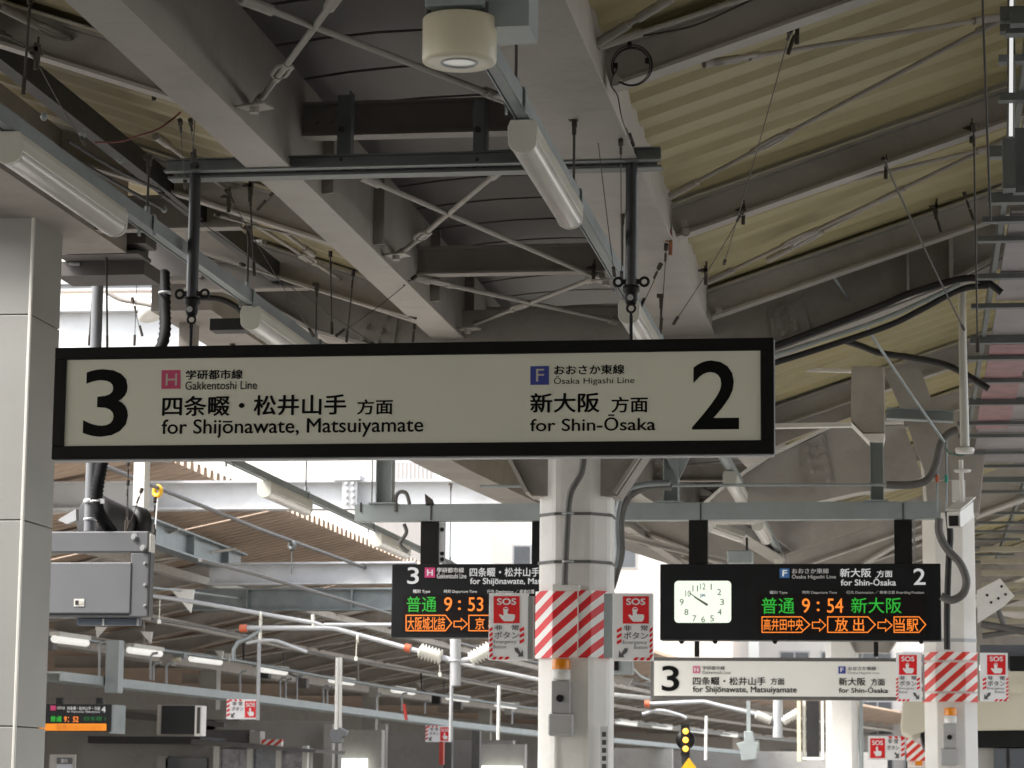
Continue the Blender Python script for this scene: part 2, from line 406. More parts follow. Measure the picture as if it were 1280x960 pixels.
for Y in PURL: purlin(Y, zp if Y != 13.15 else P(620, 343, Y=13.15).z)
# centre deck of dark panels running across
y = -14.
while y < 58:
    c = curve_x(y); w = .53
    # slightly vaulted panel
    xs = np.linspace(XL-.1, XR+.1, 7); b = MB()
    for k in range(6):
        za = 4.62-.05*(2*k/6-1)**2; zb = 4.62-.05*(2*(k+1)/6-1)**2
        b.prism([(xs[k]+c, y, za), (xs[k+1]+c, y, zb), (xs[k+1]+c, y+w-.035, zb), (xs[k]+c, y+w-.035, za)], (0, 0, .05))
    put('deck_or_gap_panel', b, deckgr, can); y += w
g = MB(); longbeam(g, XL-.3, XR+.3, 4.70, 4.74); put('roof_sheet', g, deckgr, can)
for xa in (XL-.27, XR+.25): put('gutter_side_plate', longbeam(MB(), xa, xa+.02, ZG+.42, 4.72), deckgr, can)
# wings: rafters rise outward to both sides
Ya = P(757, 118, Z=ZG).y; Yb = P(845, 303, Z=ZG).y; Yc = P(890, 402, Z=ZG).y
a = P(757, 118, Y=Ya); b = P(990, 35, Y=Ya); SL = (b.z-a.z)/(b.x-a.x)
RAFT = [Ya-7.6, Ya-5.1, Ya-2.55, Ya, Yb, Yc, 18.9, 21.1, 23.3, 27.2, 29.4, 31.6, 35, 38, 41, 44, 47]
XRE, XLE = 2.4, -4.05
for Y in RAFT:
    c = curve_x(Y); h = .15
    for side, xs_, xe, s in ((1, XGR[1], XRE, SL), (-1, XGL[0], XLE, SL)):
        L_ = abs(xe-xs_); z0 = ZG+.01+h/2; z1 = z0+L_*s
        put('rafter', MB().beam((xs_+c, Y, z0), (xe+c, Y, z1), .10, h, 'I', .013), paint, can)
def deck(mb, xs_, xe, z0, z1, ya, yb, pitch=.29, dep=.024, th=.008):
    """folded plate roofing: trapezoid ribs that run up the slope"""
    y = ya; prof = []
    while y < yb:
        prof += [(y, 0), (y+pitch*.3, 0), (y+pitch*.5, dep), (y+pitch*.8, dep)]; y += pitch
    prof.append((y, 0)); n = len(prof); vs = []
    for (yy, dz) in prof:
        c = curve_x(yy); vs.append((xs_+c, yy, z0+dz)); vs.append((xe+c, yy, z1+dz))
    mb.add(vs, [(2*i, 2*i+1, 2*i+3, 2*i+2) for i in range(n-1)]); return mb
zt = ZG+.01+.15+.012
bounds = [-14]+RAFT+[56]
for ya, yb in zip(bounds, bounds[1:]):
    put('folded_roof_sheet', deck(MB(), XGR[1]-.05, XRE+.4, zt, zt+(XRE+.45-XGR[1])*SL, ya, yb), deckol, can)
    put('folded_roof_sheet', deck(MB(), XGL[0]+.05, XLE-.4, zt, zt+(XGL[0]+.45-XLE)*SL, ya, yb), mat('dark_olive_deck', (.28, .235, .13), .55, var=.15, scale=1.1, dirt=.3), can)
g = MB()
for side, xs_, xe in ((1, XGR[1]-.05, XRE+.45), (-1, XGL[0]+.05, XLE-.45)):
    for a, b in zip(YS, YS[1:]):
        ca, cb = curve_x(a), curve_x(b); z1 = zt+.08+abs(xe-xs_)*SL; z0 = zt+.08
        g.prism([(xs_+ca, a, z0), (xe+ca, a, z1), (xe+cb, b, z1), (xs_+cb, b, z0)], (0, 0, .02))
put('roof_top_sheet', g, deckgr, can)
# eave box beam on the left
ZE = 1.6+.669*4.0
g = MB(); longbeam(g, -4.36, -4.0, ZE, ZE+.38, -14, 13.1); put('eave_beam', g, paint2, can); g = MB(); longbeam(g, -4.36, -4.0, ZE, ZE+.38, 14.8, 58); put('eave_beam', g, paint2, can)
put('side_girder', longbeam(MB(), -3.50, -3.44, 4.32, 4.42, -14, 14.4), cabl, can)
for Yp, xr in ((12.6, -3.26), (14.25, -3.3)):
    o = put('purlin', MB().beam((xr, Yp, 4.37), (-4.0, Yp, 4.37), .09, .17, 'I', .013), paint2, can)
    b = MB()
    for x in (xr-.06, xr-.12, -3.92, -3.86): b.cyl((x, Yp-.006, 4.37), (x, Yp-.024, 4.37), .016, 8)
    put('bolt', b, paint2, o)
g = MB(); longbeam(g, XRE, XRE+.3, 1.6+3.0, 1.6+3.3); put('eave_beam', g, paint2, can)
# main frames
def frame(px, Y, dep=.26, m=paint2):
    o = put('frame_girder', MB().pprism(px, Y, dep), m, can, bevel=.004)
    return o
fr = frame([(85,284),(180,284),(240,262),(330,318),(420,372),(560,388),(900,380),(1256,240),(1256,322),(1200,352),(1080,398),(960,443),(880,492),(812,560),(772,620),(664,620),(622,540),(560,470),(470,438),(400,420),(330,380),(240,345),(85,345)], 14.5)
g = MB()     # flanges along the lower edge
lo = [(1256,322),(1200,352),(1080,398),(960,443),(880,492),(812,560),(772,620)]
for p, q in zip(lo, lo[1:]): g.beam(P(*p, Y=14.63), P(*q, Y=14.63), .36, .02, 'box')
lo = [(240,345),(330,380),(400,420),(470,438),(560,470),(622,540),(664,620)]
for p, q in zip(lo, lo[1:]): g.beam(P(*p, Y=14.63), P(*q, Y=14.63), .36, .02, 'box')
put('lower_flange', g, paint, fr)
g = MB(); g.pprism([(960,388),(1003,374),(1014,412),(968,432)], 14.485, .012); put('splice_plate', g, paint2, fr)
b = MB(); bolts(b, [(971,393),(988,388),(974,405),(991,400),(978,418),(995,411)], 14.48, .015, .018); put('bolt', b, paint2, fr)
g = MB(); g.pprism([(446,392),(498,392),(492,432),(440,432)], 14.485, .012); put('splice_plate', g, paint2, fr)
b = MB(); bolts(b, [(457,408),(476,414),(483,396),(452,424),(470,428)], 14.48, .015, .018); put('bolt', b, paint2, fr)
g = MB(); g.pbox(1133, 312, 1137, 372, 14.43, .06); g.pbox(1186, 292, 1192, 350, 14.43, .06); put('stiffener', g, paint, fr)
fr2 = frame([(860,652),(905,612),(960,574),(1043,534),(1130,531),(1153,596),(1138,606),(1070,616),(1000,632),(940,652)], 19.6, .24, paint)
g = MB(); g.pprism([(1000,556),(1030,541),(1042,606),(1012,618)], 19.585, .012); put('splice_plate', g, paint, fr2)
b = MB(); bolts(b, [(1008+(k%2)*16+k*1.6, 560+k*7-(k%2)*10) for k in range(8)], 19.58, .017, .03); put('bolt', b, paint, fr2)
g = MB()
for p, q in zip([(860,652),(905,612),(960,574),(1043,534)], [(905,612),(960,574),(1043,534),(1130,531)]): g.beam(P(*p, Y=19.7), P(*q, Y=19.7), .34, .02)
put('upper_flange', g, colp, fr2)
put('tie_beam', MB().beam(P(960, 533, Y=18.4), P(1068, 531, Y=18.4), .08, .03), colp, can)
put('tie_beam', MB().beam(P(968, 461, Y=18.0), P(1064, 464, Y=18.0), .05, .02), colp, can)
put('side_plate', MB().pprism([(962,505),(1066,472),(1066,520),(1000,545),(962,560)], 18.9, .05), paint2, can)
put('side_plate', MB().pprism([(1105,463),(1150,460),(1172,520),(1192,600),(1160,600),(1130,520)], 18.6, .05), paint, can)
for (x0, y0, Y0_, x1, y1, Y1_, w_, h_) in ((985,704,24,1165,642,24,.12,.16),(1045,708,26,1175,662,26,.12,.16),(905,648,22.5,998,708,26,.16,.14),(780,652,23,850,700,30,.10,.10),(1090,712,28,1180,682,28,.1,.14),(930,712,27,1010,660,27,.05,.05),(770,668,24,925,706,24,.06,.06)):
    put('rafter', MB().beam(P(x0,y0,Y=Y0_), P(x1,y1,Y=Y1_), w_, h_, 'I', .015), paint, can)
put('deck_or_gap_panel', MB().pprism([(1000,668),(1042,651),(1058,664),(1012,684)], 27.5, .05), cabl, can)  # roof opening, its shade painted as a black sheet
put('deck_or_gap_panel', MB().pprism([(984,676),(996,668),(1010,690),(990,696)], 27.5, .05), greycab, can)  # smaller opening beside it, shade painted as a dark grey sheet
put('folded_roof_sheet', MB().pprism([(1085,700),(1170,655),(1175,668),(1110,706)], 28.5, .04), deckol, can)
# second and third frames further on
def far_frame(Y, xc):
    def q(x, z): return (xc+x, Y, z)
    pts = [q(-2.2, 4.55), q(-.9, 4.16), q(.9, 4.16), q(4.2, 5.3), q(4.2, 4.98), q(2.2, 4.25), q(1.0, 3.82), q(.35, 3.45), q(.2, 3.2), q(-.2, 3.2), q(-.35, 3.5), q(-1.0, 3.8), q(-2.2, 4.25)]
    o = put('frame_girder', MB().prism(pts, (0, .26, 0)), paint, can)
    g = MB()
    for k in (3, 4, 5, 6, 7): pass
    for p, r in zip(pts[4:9], pts[5:9]): g.beam(Vector(p)+Vector((0,.13,0)), Vector(r)+Vector((0,.13,0)), .36, .02)
    for p, r in zip(pts[9:13], pts[10:13]): g.beam(Vector(p)+Vector((0,.13,0)), Vector(r)+Vector((0,.13,0)), .36, .02)
    put('lower_flange', g, paint, o)
    g = MB()
    g.box(xc+1.25, xc+1.75, Y-.014, Y-.001, 4.02, 4.34)
    put('splice_plate', g, paint, o)
    b = MB()
    for i in range(2):
        for k in range(4): b.cyl((xc+1.38+i*.22, Y-.015, 4.07+k*.075+i*.02), (xc+1.38+i*.22, Y-.04, 4.07+k*.075+i*.02), .018, 6)
    put('bolt', b, paint, o)
for Y in (25.2, 33.4, 42): far_frame(Y, -1.9+curve_x(Y)+(.4 if Y < 30 else 0))
# brace rods with turnbuckles
def rod_px(mb, x0, y0, Ya_, x1, y1, Yb_, r):
    a, b = P(x0, y0, Y=Ya_), P(x1, y1, Y=Yb_); mb.tube([a, b], r, 8); return a, b
def brace(a, b, r, tb=None, end=True, m=paint):
    """a, b world points; tb: fraction where the turnbuckle sits"""
    o = put('brace_rod', MB().tube([a, b], r, 8), m, can)
    d = (b-a).normalized(); s = Vector((0, 0, 1)).cross(d).normalized()
    if tb:
        g = MB(); c = a+(b-a)*tb; L_ = .105
        for k in (-1, 1):
            g.tube([c-d*L_*.9+s*k*.006, c-d*L_*.55+s*k*.026, c+d*L_*.55+s*k*.026, c+d*L_*.9+s*k*.006], .0085, 6)
        g.cyl(c-d*L_*1.05, c-d*L_*.6, .017, 8); g.cyl(c+d*L_*.6, c+d*L_*1.05, .017, 8); put('turnbuckle', g, m, o)
    if end:
        g = MB()
        for e, k in ((a, 1), (b, -1)): g.tube([e, e+d*k*.16], r*1.7, 8)
        put('rod_sleeve', g, m, o)
    return o
def zplane(x, y, z=4.12): return P(x, y, Z=z)
brace(zplane(318,135), zplane(424,-8), .0125, .36)
brace(zplane(300,-2), zplane(636,126), .0125)
brace(zplane(495,322), zplane(628,210), .0125, .28)
brace(zplane(450,220), zplane(762,354), .0125)
brace(zplane(510,345), zplane(785,405), .0125, .12)
brace(zplane(575,412), zplane(752,344), .0125, .45)
def wing(x, y, Y): return P(x, y, Y=Y)
def onwing(x, y, k=.06):
    """point on a plane parallel to the right wing, k below the deck"""
    d = P(x, y, Y=10)-CAMLOC; z0 = zt-k
    # z = z0 + (x-XGR[1])*SL
    t = (z0-XGR[1]*SL-1.6)/(d.z-d.x*SL); return CAMLOC+d*t
brace(onwing(745,55), onwing(840,-3), .010, None)
brace(onwing(748,58), onwing(1262,-110), .010, None)
brace(onwing(838,245), onwing(1262,18), .010, .32)
brace(onwing(880,80), onwing(1256,20), .010, .1)
brace(onwing(885,352), onwing(1262,172), .011, .32)
brace(onwing(1010,238), onwing(1256,180), .010, None)
brace(onwing(960,325), onwing(1130,235), .010, .3)
def onwingl(x, y, k=.06):
    d = P(x, y, Y=10)-CAMLOC; z0 = zt-k
    t = (z0+XGL[0]*SL-1.6)/(d.z+d.x*SL); return CAMLOC+d*t
brace(onwingl(0,8), onwingl(182,98), .011, .35)
brace(onwingl(-10,38), onwingl(178,103), .009, None)
brace(onwingl(195,170), onwingl(392,318), .011, None)
brace(onwingl(290,262), onwingl(505,400), .011, .4)
brace(onwingl(265,305), onwingl(330,302), .008, None)
# gusset plates at the girders
for (x, y) in ((318,135), (495,320), (585,412), (640,122), (757,352)):
    c = zplane(x, y, 4.06); g = MB(); g.prism([c+Vector((-.07,-.02,0)), c+Vector((.05,-.06,0)), c+Vector((.07,.02,0)), c+Vector((-.02,.07,0))], (0, 0, .008)); g.cyl(c+Vector((0,0,-.02)), c+Vector((0,0,.0)), .02, 6)
    put('gusset_plate', g, paint, can)
# cut-outs read as dark stiffened pockets along the left girder's web
for Y in (10.9, 12.0, 13.5, 14.6):
    g = MB(); g.box(XGL[1], XGL[1]+.05, Y, Y+.02, ZG+.02, ZG+.4); put('web_stiffener', g, paint2, can)
for x, y, Y in ((770,100,Ya),(855,278,Yb),(857,290,Yb),(890,372,Yc),(898,388,Yc)):
    b = MB(); bolts(b, [(x, y)], Y-.055, .015, .014); put('bolt', b, paint, can)

# ================================================================== COLUMNS
def octo(cx, cy, w, ch):
    h = w/2
    return [(cx-h+ch, cy-h), (cx+h-ch, cy-h), (cx+h, cy-h+ch), (cx+h, cy+h-ch), (cx+h-ch, cy+h), (cx-h+ch, cy+h), (cx-h, cy+h-ch), (cx-h, cy-h+ch)]
def octprism(mb, cx, cy, w, ch, z0, z1): return mb.prism([(x, y, z0) for x, y in octo(cx, cy, w, ch)], (0, 0, z1-z0))
# centre column
YC = 14.45
cl, cr = P(669.5, 760, Y=YC), P(761, 760, Y=YC); cx = (cl.x+cr.x)/2; cw = cr.x-cl.x
colA = thing('canopy_column', 'pale octagonal steel column with red and white striped wrap left of the clock', 'column', (cx, YC+cw/2, 0))
ycA = YC+cw/2; chA = .105
def zpx(x, y, Y): return P(x, y, Y=Y).z
put('shaft', octprism(MB(), cx, ycA, cw, chA, 0, 3.9), colp, colA, bevel=.03)
g = MB()
for x in (695, 735): 
    p = P(x, 880, Y=YC-.004); g.box(p.x-.004, p.x+.004, YC-.012, YC-.001, 0, zpx(x, 822, YC))
put('cover_joint', g, colp, colA)
for yy in (642, 702):
    z = zpx(717, yy, YC); put('strap', octprism(MB(), cx, ycA, cw+.008, chA, z-.008, z+.008), greycab, colA)
zt_, zb_ = zpx(717, 738, YC), zpx(717, 822, YC)
wr = put('striped_wrap', octprism(MB(), cx, ycA, cw+.03, chA+.005, zb_, zt_), stripes, colA)
g = MB(); p = P(723, 700, Y=YC-.016); q = P(740, 700, Y=YC-.016)
g.box(p.x-.003, p.x+.003, YC-.025, YC-.016, zb_, zt_); put('wrap_seam', g, whitep, wr)
g = MB(); g.pbox(690, 730, 724, 738, YC-.07, .07); put('junction_box', g, whitep, colA, bevel=.005)
cable('conduit', [(730,560,14.38),(727,590,14.38),(713,618,14.38),(709,660,14.38),(706,720,14.38),(706,731,14.38)], 14.38, 4.2, greycab, 'dark grey conduit running down the face of the striped centre column', 'conduit')
g = MB()
for yy in (642, 702):
    p = P(710, yy, Y=14.37); g.torus(p, .028, .006, (0, 0, 1), 12, 6)
solo('conduit_clip', g, alu, 'bright clips holding the conduit on the centre column straps', 'clips')
# emergency call unit with amber beacon
def call_unit(x0, y0, s, Y, label):
    """x0,y0 pixel of the beacon's top-left, s scale relative to the near one"""
    c = P(x0+9*s, y0+60*s, Y=Y)
    t = thing('emergency_call_unit', label, 'call unit', c, 'emergency call units below the striped wraps')
    A = lambda x, y: (x0+(x-692)*s, y0+(y-823)*s)
    def bx(xa, ya, xb, yb, f, d, name, m, bev=.004):
        a, b = A(xa, ya), A(xb, yb); return put(name, MB().pbox(a[0], a[1], b[0], b[1], Y-f, d), m, t, bevel=bev)
    a, b = A(701.5, 837), A(701.5, 824); ca, cb = P(*a, Y=Y-.06), P(*b, Y=Y-.06)
    put('beacon_lens', MB().lathe(ca, [(.048, 0), (.049, (cb.z-ca.z)*.85), (.044, cb.z-ca.z), (0, cb.z-ca.z)], n=20), amber, t)
    a2 = P(*A(701.5, 850), Y=Y-.06)
    put('beacon_base', MB().lathe(a2, [(0, 0), (.047, 0), (.05, .01), (.05, ca.z-a2.z), (0, ca.z-a2.z)], n=20), whitep, t)
    bx(689.5, 851, 712, 892, .10, .10, 'call_box', boxlg)
    bx(685, 892, 715, 920, .125, .125, 'handset_shelf', boxlg, .012)
    q = P(*A(700, 873), Y=Y-.103); g = MB().cyl(q, q-Vector((0, .012, 0)), .02, 14); put('button', g, black, t)
    return t
boxlg = mat('call_box_grey', (.36, .355, .35), .5, var=.05)
call_unit(692, 823, 1, YC, 'light grey call box with amber beacon on the centre column beside the clock board')

# clad column on the left
YL = 12.2
lx = P(31, 600, Y=YL).x
colL = thing('clad_column', 'large panel-clad column at the left edge of the platform', 'column', (lx-.25, YL+.22, 0))
zc = P(45, 268, Y=YL).z
rows = [zpx(20, 1170, YL), zpx(20, 908, YL), zpx(25, 650, YL), zpx(38, 393, YL), zc]
z0 = 0
for i, z1 in enumerate([rows[0]]+rows[1:]):
    put('cladding_panel', MB().box(lx-.62, lx-.012, YL, YL+.02, z0+.0025, z1-.0025), panelp, colL, bevel=.003)
    put('cladding_panel', MB().box(lx-.02, lx, YL+.022, YL+.44, z0+.0025, z1-.0025), panelp, colL, bevel=.003)
    z0 = z1
put('corner_trim', MB().box(lx-.014, lx+.003, YL-.004, YL+.013, 0, zc), whitep, colL, bevel=.004)
put('core', MB().box(lx-.6, lx-.03, YL+.03, YL+.43, 0, zc), greycab, colL)
put('capital', MB().box(lx-.7, lx-.09, YL-.16, YL+.4, zc+.003, zc+.12), paint2, colL)
put('bracket', MB().box(lx-.6, lx-.06, YL+.03, YL+.44, zc+.12, ZE-.002), paint2, colL)

# right column (further along), flared head
YR = 22
def pyprism(pts, Y, d): return MB().pprism(pts, Y, d)
colR = thing('canopy_column', 'pale column with striped wrap at the right edge of the photo', 'column', (P(1189, 900, Y=YR).x, YR+.22, 0))
a, b = P(1155.5, 860, Y=YR), P(1221.5, 860, Y=YR); cxR = (a.x+b.x)/2; cwR = b.x-a.x
put('shaft', octprism(MB(), cxR, YR+cwR/2, cwR, .10, 0, zpx(1190, 640, YR)), colp, colR, bevel=.008)
put('flared_head', pyprism([(1157,642),(1150,560),(1128,500),(1108,392),(1118,372),(1250,338),(1250,400),(1232,560),(1224,642)], YR+.03, .36), paint, colR, bevel=.006)
put('head_flange', pyprism([(1157,642),(1160,642),(1153,560),(1131,500),(1111,392),(1108,392),(1128,500),(1150,560)], YR-.03, .48), colp, colR)
for (za, zb) in ((815, 825), (828, 864), (867, 877)):
    z1, z0 = zpx(1189, za, YR), zpx(1189, zb, YR)
    put('striped_wrap', octprism(MB(), cxR, YR+cwR/2, cwR+.03, .105, z0, z1), stripesf, colR)
put('strap', octprism(MB(), cxR, YR+cwR/2, cwR+.01, .10, zpx(1189, 802, YR), zpx(1189, 798, YR)), alu, colR)
call_unit(1181, 884, .75, YR, 'light grey call box with amber beacon on the right-hand column')
# column behind the far sign
YK = 37
a, b = P(1032, 900, Y=YK), P(1072, 900, Y=YK)
c3 = thing('canopy_column', 'plain pale column standing behind the far direction sign', 'column', ((a.x+b.x)/2, YK+.2, 0))
put('shaft', octprism(MB(), (a.x+b.x)/2, YK+.23, b.x-a.x, .08, 0, 4.2), colp, c3, bevel=.01)
g = MB(); p = P(1076, 900, Y=YK); g.cyl((p.x, YK+.1, 0), (p.x, YK+.1, 4), .03, 8); put('drain_pipe', g, greygal, c3)

# ================================================================== HANGER FRAME + DIRECTION SIGN
YS0 = 10.3
hf = thing('sign_hanger_frame', 'dark steel channel frame with two black drop posts holding the big direction sign', 'hanger frame', P(518, 205, Y=YS0))
a, b = P(211, 206, Y=YS0+.03), P(827, 193.5, Y=YS0+.03)
zt1 = P(520, 192, Y=YS0).z; zb1 = P(520, 214, Y=YS0).z
g = MB(); xa, xb = a.x, b.x; zm = (a.z+b.z)/2; hh = (zt1-zb1)
g.box(xa, xb, YS0+.0, YS0+.006, zb1+.02, zt1-.002)
g.box(xa, xb, YS0-.045, YS0+.001, zb1+.014, zb1+.022); g.box(xa, xb, YS0-.02, YS0+.001, zt1-.006, zt1)
put('channel', g, galvd, hf)
g = MB(); g.box(xa+.03, xb-.02, YS0+.055, YS0+.061, zb1+.012, zt1-.004); g.box(xa, xb, YS0+.02, YS0+.1, zb1-.002, zb1+.008)
put('channel', g, galvd, hf)
for x in (430, 600):
    g = MB(); x0 = P(x-9, 150, Y=YS0).x; x1 = P(x+7, 150, Y=YS0).x; zT = P(x, 112 if x < 500 else 118, Y=YS0).z
    g.box(x1-.006, x1, YS0+.02, YS0+.09, zb1+.02, zT); g.box(x0, x1-.006, YS0+.012, YS0+.019, zb1+.02, zT-.02); g.box(x0, x0+.006, YS0+.02, YS0+.07, zb1+.02, zT-.02)
    h_ = put('hanger_bracket', g, galvd, hf)
    b = MB(); bolts(b, [(x-3, 200), (x-3, 162)], YS0+.01, .009, .012); put('bolt', b, dkst, h_)
b = MB(); bolts(b, [(243, 208), (790, 193)], YS0-.001, .012, .012); put('bolt', b, dkst, hf)
for (xt, xb_, yt, yb) in ((245, 240, 214, 373), (791.5, 789, 206, 358)):
    A, B = P(xt, yt, Y=YS0+.03), P(xb_, yb, Y=YS0+.03); x = B.x
    r = 7.6*10.4/FPX
    ps = put('drop_post', MB().cyl((x, YS0+.03, A.z+.01), (x, YS0+.03, B.z), r, 20), postbk, hf)
    g = MB()
    for k in (-1, 1):
        c = Vector((x+k*.052, YS0+.03, B.z+.018)); g.torus(c, .0165, .006, (0, 1, 0), 18, 8); g.box(x+k*.036, x+k*r*.8, YS0+.024, YS0+.036, B.z+.008, B.z+.028)
    put('eye_collar', g, black, ps)
    g = MB(); zc_ = B.z; g.lathe((x, YS0+.03, zc_), [(0, .003), (.03, .003), (.034, -.002), (.034, -.02), (.026, -.03), (.026, -.055), (.018, -.075), (0, -.078)], n=16)
    put('swivel_socket', g, black, ps)
    g = MB(); g.cyl((x, YS0-.005, zc_-.05), (x, YS0+.0, zc_-.05), .012, 10); put('pin', g, alu, ps)
    g = MB(); zb2 = P(xb_, 431 if xt < 500 else 424, Y=YS0).z
    g.torus((x, YS0+.03, zc_-.088), .016, .005, (0, 1, 0), 16, 6); g.torus((x, YS0+.03, zc_-.115), .012, .005, (1, 0, 0), 16, 6)
    g.cyl((x, YS0+.03, zc_-.12), (x, YS0+.03, zb2), .007, 8); put('shackle', g, black, ps)
sg = thing('direction_sign', 'large black framed hanging sign for platforms 3 and 2 nearest the camera', 'sign', P(518, 570, Y=YS0))
FR = dict(xl=(P(69.5,435.8,Y=YS0).x+P(65.5,575,Y=YS0).x)/2, xr=(P(967,421.8,Y=YS0).x+P(968.7,567,Y=YS0).x)/2,
          zt=(P(69.5,435.8,Y=YS0).z+P(967,421.8,Y=YS0).z)/2, zb=(P(65.5,575,Y=YS0).z+P(968.7,567,Y=YS0).z)/2)
IN = dict(xl=(P(83.3,450.8,Y=YS0).x+P(80.5,558.8,Y=YS0).x)/2, xr=P(950.8,495,Y=YS0).x,
          zt=(P(83.3,450.8,Y=YS0).z+P(950.8,437.5,Y=YS0).z)/2, zb=(P(80.5,558.8,Y=YS0).z+P(950.8,549.5,Y=YS0).z)/2)
yf, yb_ = YS0-.012, YS0+.07
g = MB()
g.box(FR['xl'], FR['xr'], yf, yb_, IN['zt'], FR['zt']); g.box(FR['xl'], FR['xr'], yf, yb_, FR['zb'], IN['zb'])
g.box(FR['xl'], IN['xl'], yf+.0005, yb_-.001, IN['zb'], IN['zt']); g.box(IN['xr'], FR['xr'], yf+.0005, yb_-.001, IN['zb'], IN['zt'])
put('frame', g, blackm, sg, bevel=.003)
put('sign_face', MB().box(IN['xl']-.002, IN['xr']+.002, YS0, YS0+.06, IN['zb']-.002, IN['zt']+.002), signf, sg)
g = MB(); g.box(FR['xl']+.003, FR['xr']-.003, yf+.012, yb_-.01, FR['zb']-.006, FR['zb']-.0005); put('drip_rail', g, alu, sg)
YT = YS0-.0015
T = lambda b_, xa, xb, yt, yb, m=ink, bold=.02, Y=YT, p=sg: text(p, b_, xa, xb, yt, yb, Y, m, bold)
# big platform numbers, drawn as outlines
def strokes(parent, pts, half, Y, m, name='platform_number'):
    """a number drawn as one flat outline of varying width; pts (px, py, half width px)"""
    P3 = [Vector((x, y, w)) for x, y, w in pts]; sm = smooth_path(P3, 8); L_, R_ = [], []
    for i, q in enumerate(sm):
        d = (sm[min(i+1, len(sm)-1)]-sm[max(i-1, 0)]); d.z = 0; d.normalize(); n_ = Vector((-d.y, d.x, 0))
        L_.append(q+n_*q.z*half); R_.append(q-n_*q.z*half)
    mb = MB(); vs = [P(v.x, v.y, Y=Y) for v in L_]+[P(v.x, v.y, Y=Y) for v in R_]; n = len(L_)
    mb.add(vs, [(i, i+1, n+i+1, n+i) for i in range(n-1)]); return mb
T('3', 103.2, 159.2, 461.8, 546.2, bold=.028)
T('2', 865, 923.8, 450.8, 537, bold=.028)
flat(sg, [(202, 462.8), (225.6, 462.4), (225.4, 485.8), (201.8, 486.2)], YT, pinkink, 'line_symbol')
T('H', 207, 221, 467, 482, lightin, .0, YT-.001)
T('学研都市線', 232, 303.2, 462.5, 474.7, bold=.025)
T('Gakkentoshi Line', 231.5, 321, 476.8, 487.4, bold=.005)
T('四条畷・松井山手', 202.3, 432.8, 495.2, 521, bold=.022)
T('方面', 446, 491, 499.2, 518.5)
T('for Shijōnawate, Matsuiyamate', 201.6, 529, 524.4, 548.5, bold=.012)
flat(sg, [(663, 457.8), (686.3, 457.4), (686.2, 480.8), (662.9, 481.2)], YT, blueink, 'line_symbol')
T('F', 670, 680, 461.2, 477, lightin, .0, YT-.001)
T('おおさか東線', 692.5, 780.5, 456.5, 468.8, bold=.022)
T('Ōsaka Higashi Line', 692.5, 793, 470.2, 482.4, bold=.003)
T('新大阪', 662.5, 749.5, 491.5, 516.4, bold=.022)
T('方面', 764, 810, 496, 516)
T('for Shin-Ōsaka', 662.5, 819.5, 519, 539.4, bold=.012)

# ================================================================== LIGHTING RAILS AND LAMPS
ZL = 3.63
def lamp_model(label, X, Y0, Z, L_=1.22, w=.098):
    t = thing('strip_lamp', label, 'lamp', (X, Y0, Z), 'white strip lamps under the canopy')
    h = w*.5
    sec = [(-h, .012), (-h, .052), (-h*.82, .075), (h*.82, .075), (h, .052), (h, .012)]
    put('housing', MB().prism([(X+x, Y0+.02, Z+z) for x, z in sec], (0, L_-.04, 0)), lampw, t, bevel=.003)
    arc = [(-h*.92, .012)]+[(h*.92*math.cos(math.pi+k*math.pi/10), .006+h*.75*math.sin(math.pi+k*math.pi/10)) for k in range(11)]+[(h*.92, .012)]
    g = MB(); pts = [(X+x, Y0+.024, Z+z) for x, z in arc]; n = len(pts)
    g.add(pts+[(x, y+L_-.05, z) for x, y, z in pts], [(i, i+1, n+i+1, n+i) for i in range(n-1)], True)
    put('tube_cover', g, tubec, t)
    arc2 = [(x*1.04, z*1.04 if z < 0 else z) for x, z in arc]+[(h, .055), (h*.8, .079), (-h*.8, .079), (-h, .055)]
    for yy in (Y0, Y0+L_-.02): put('end_cap', MB().prism([(X+x, yy, Z+z) for x, z in arc2], (0, .02, 0)), lampw, t, bevel=.003)
    return t
XLm = P(146, 262, Y=9.5).x; XRm = P(653, 160, Y=8.3).x
l0 = lamp_model('big white strip lamp cut off by the left edge of the photo', XLm, 8.27, ZL)
l1 = dup(l0, (0, 3.3, 0), 'white strip lamp just above the left half of the big sign')
dup(l0, (0, 6.6, 0), 'white strip lamp on the left rail hidden behind the big sign')
l2 = dup(l0, (XRm-XLm, .03, 0), 'big white strip lamp crossing in front of the steel hanger frame')
dup(l0, (XRm-XLm, 3.3, 0), 'white strip lamp behind the right drop post of the big sign')
dup(l0, (XRm-XLm, 6.6, 0), 'white strip lamp on the right rail hidden behind the big sign')
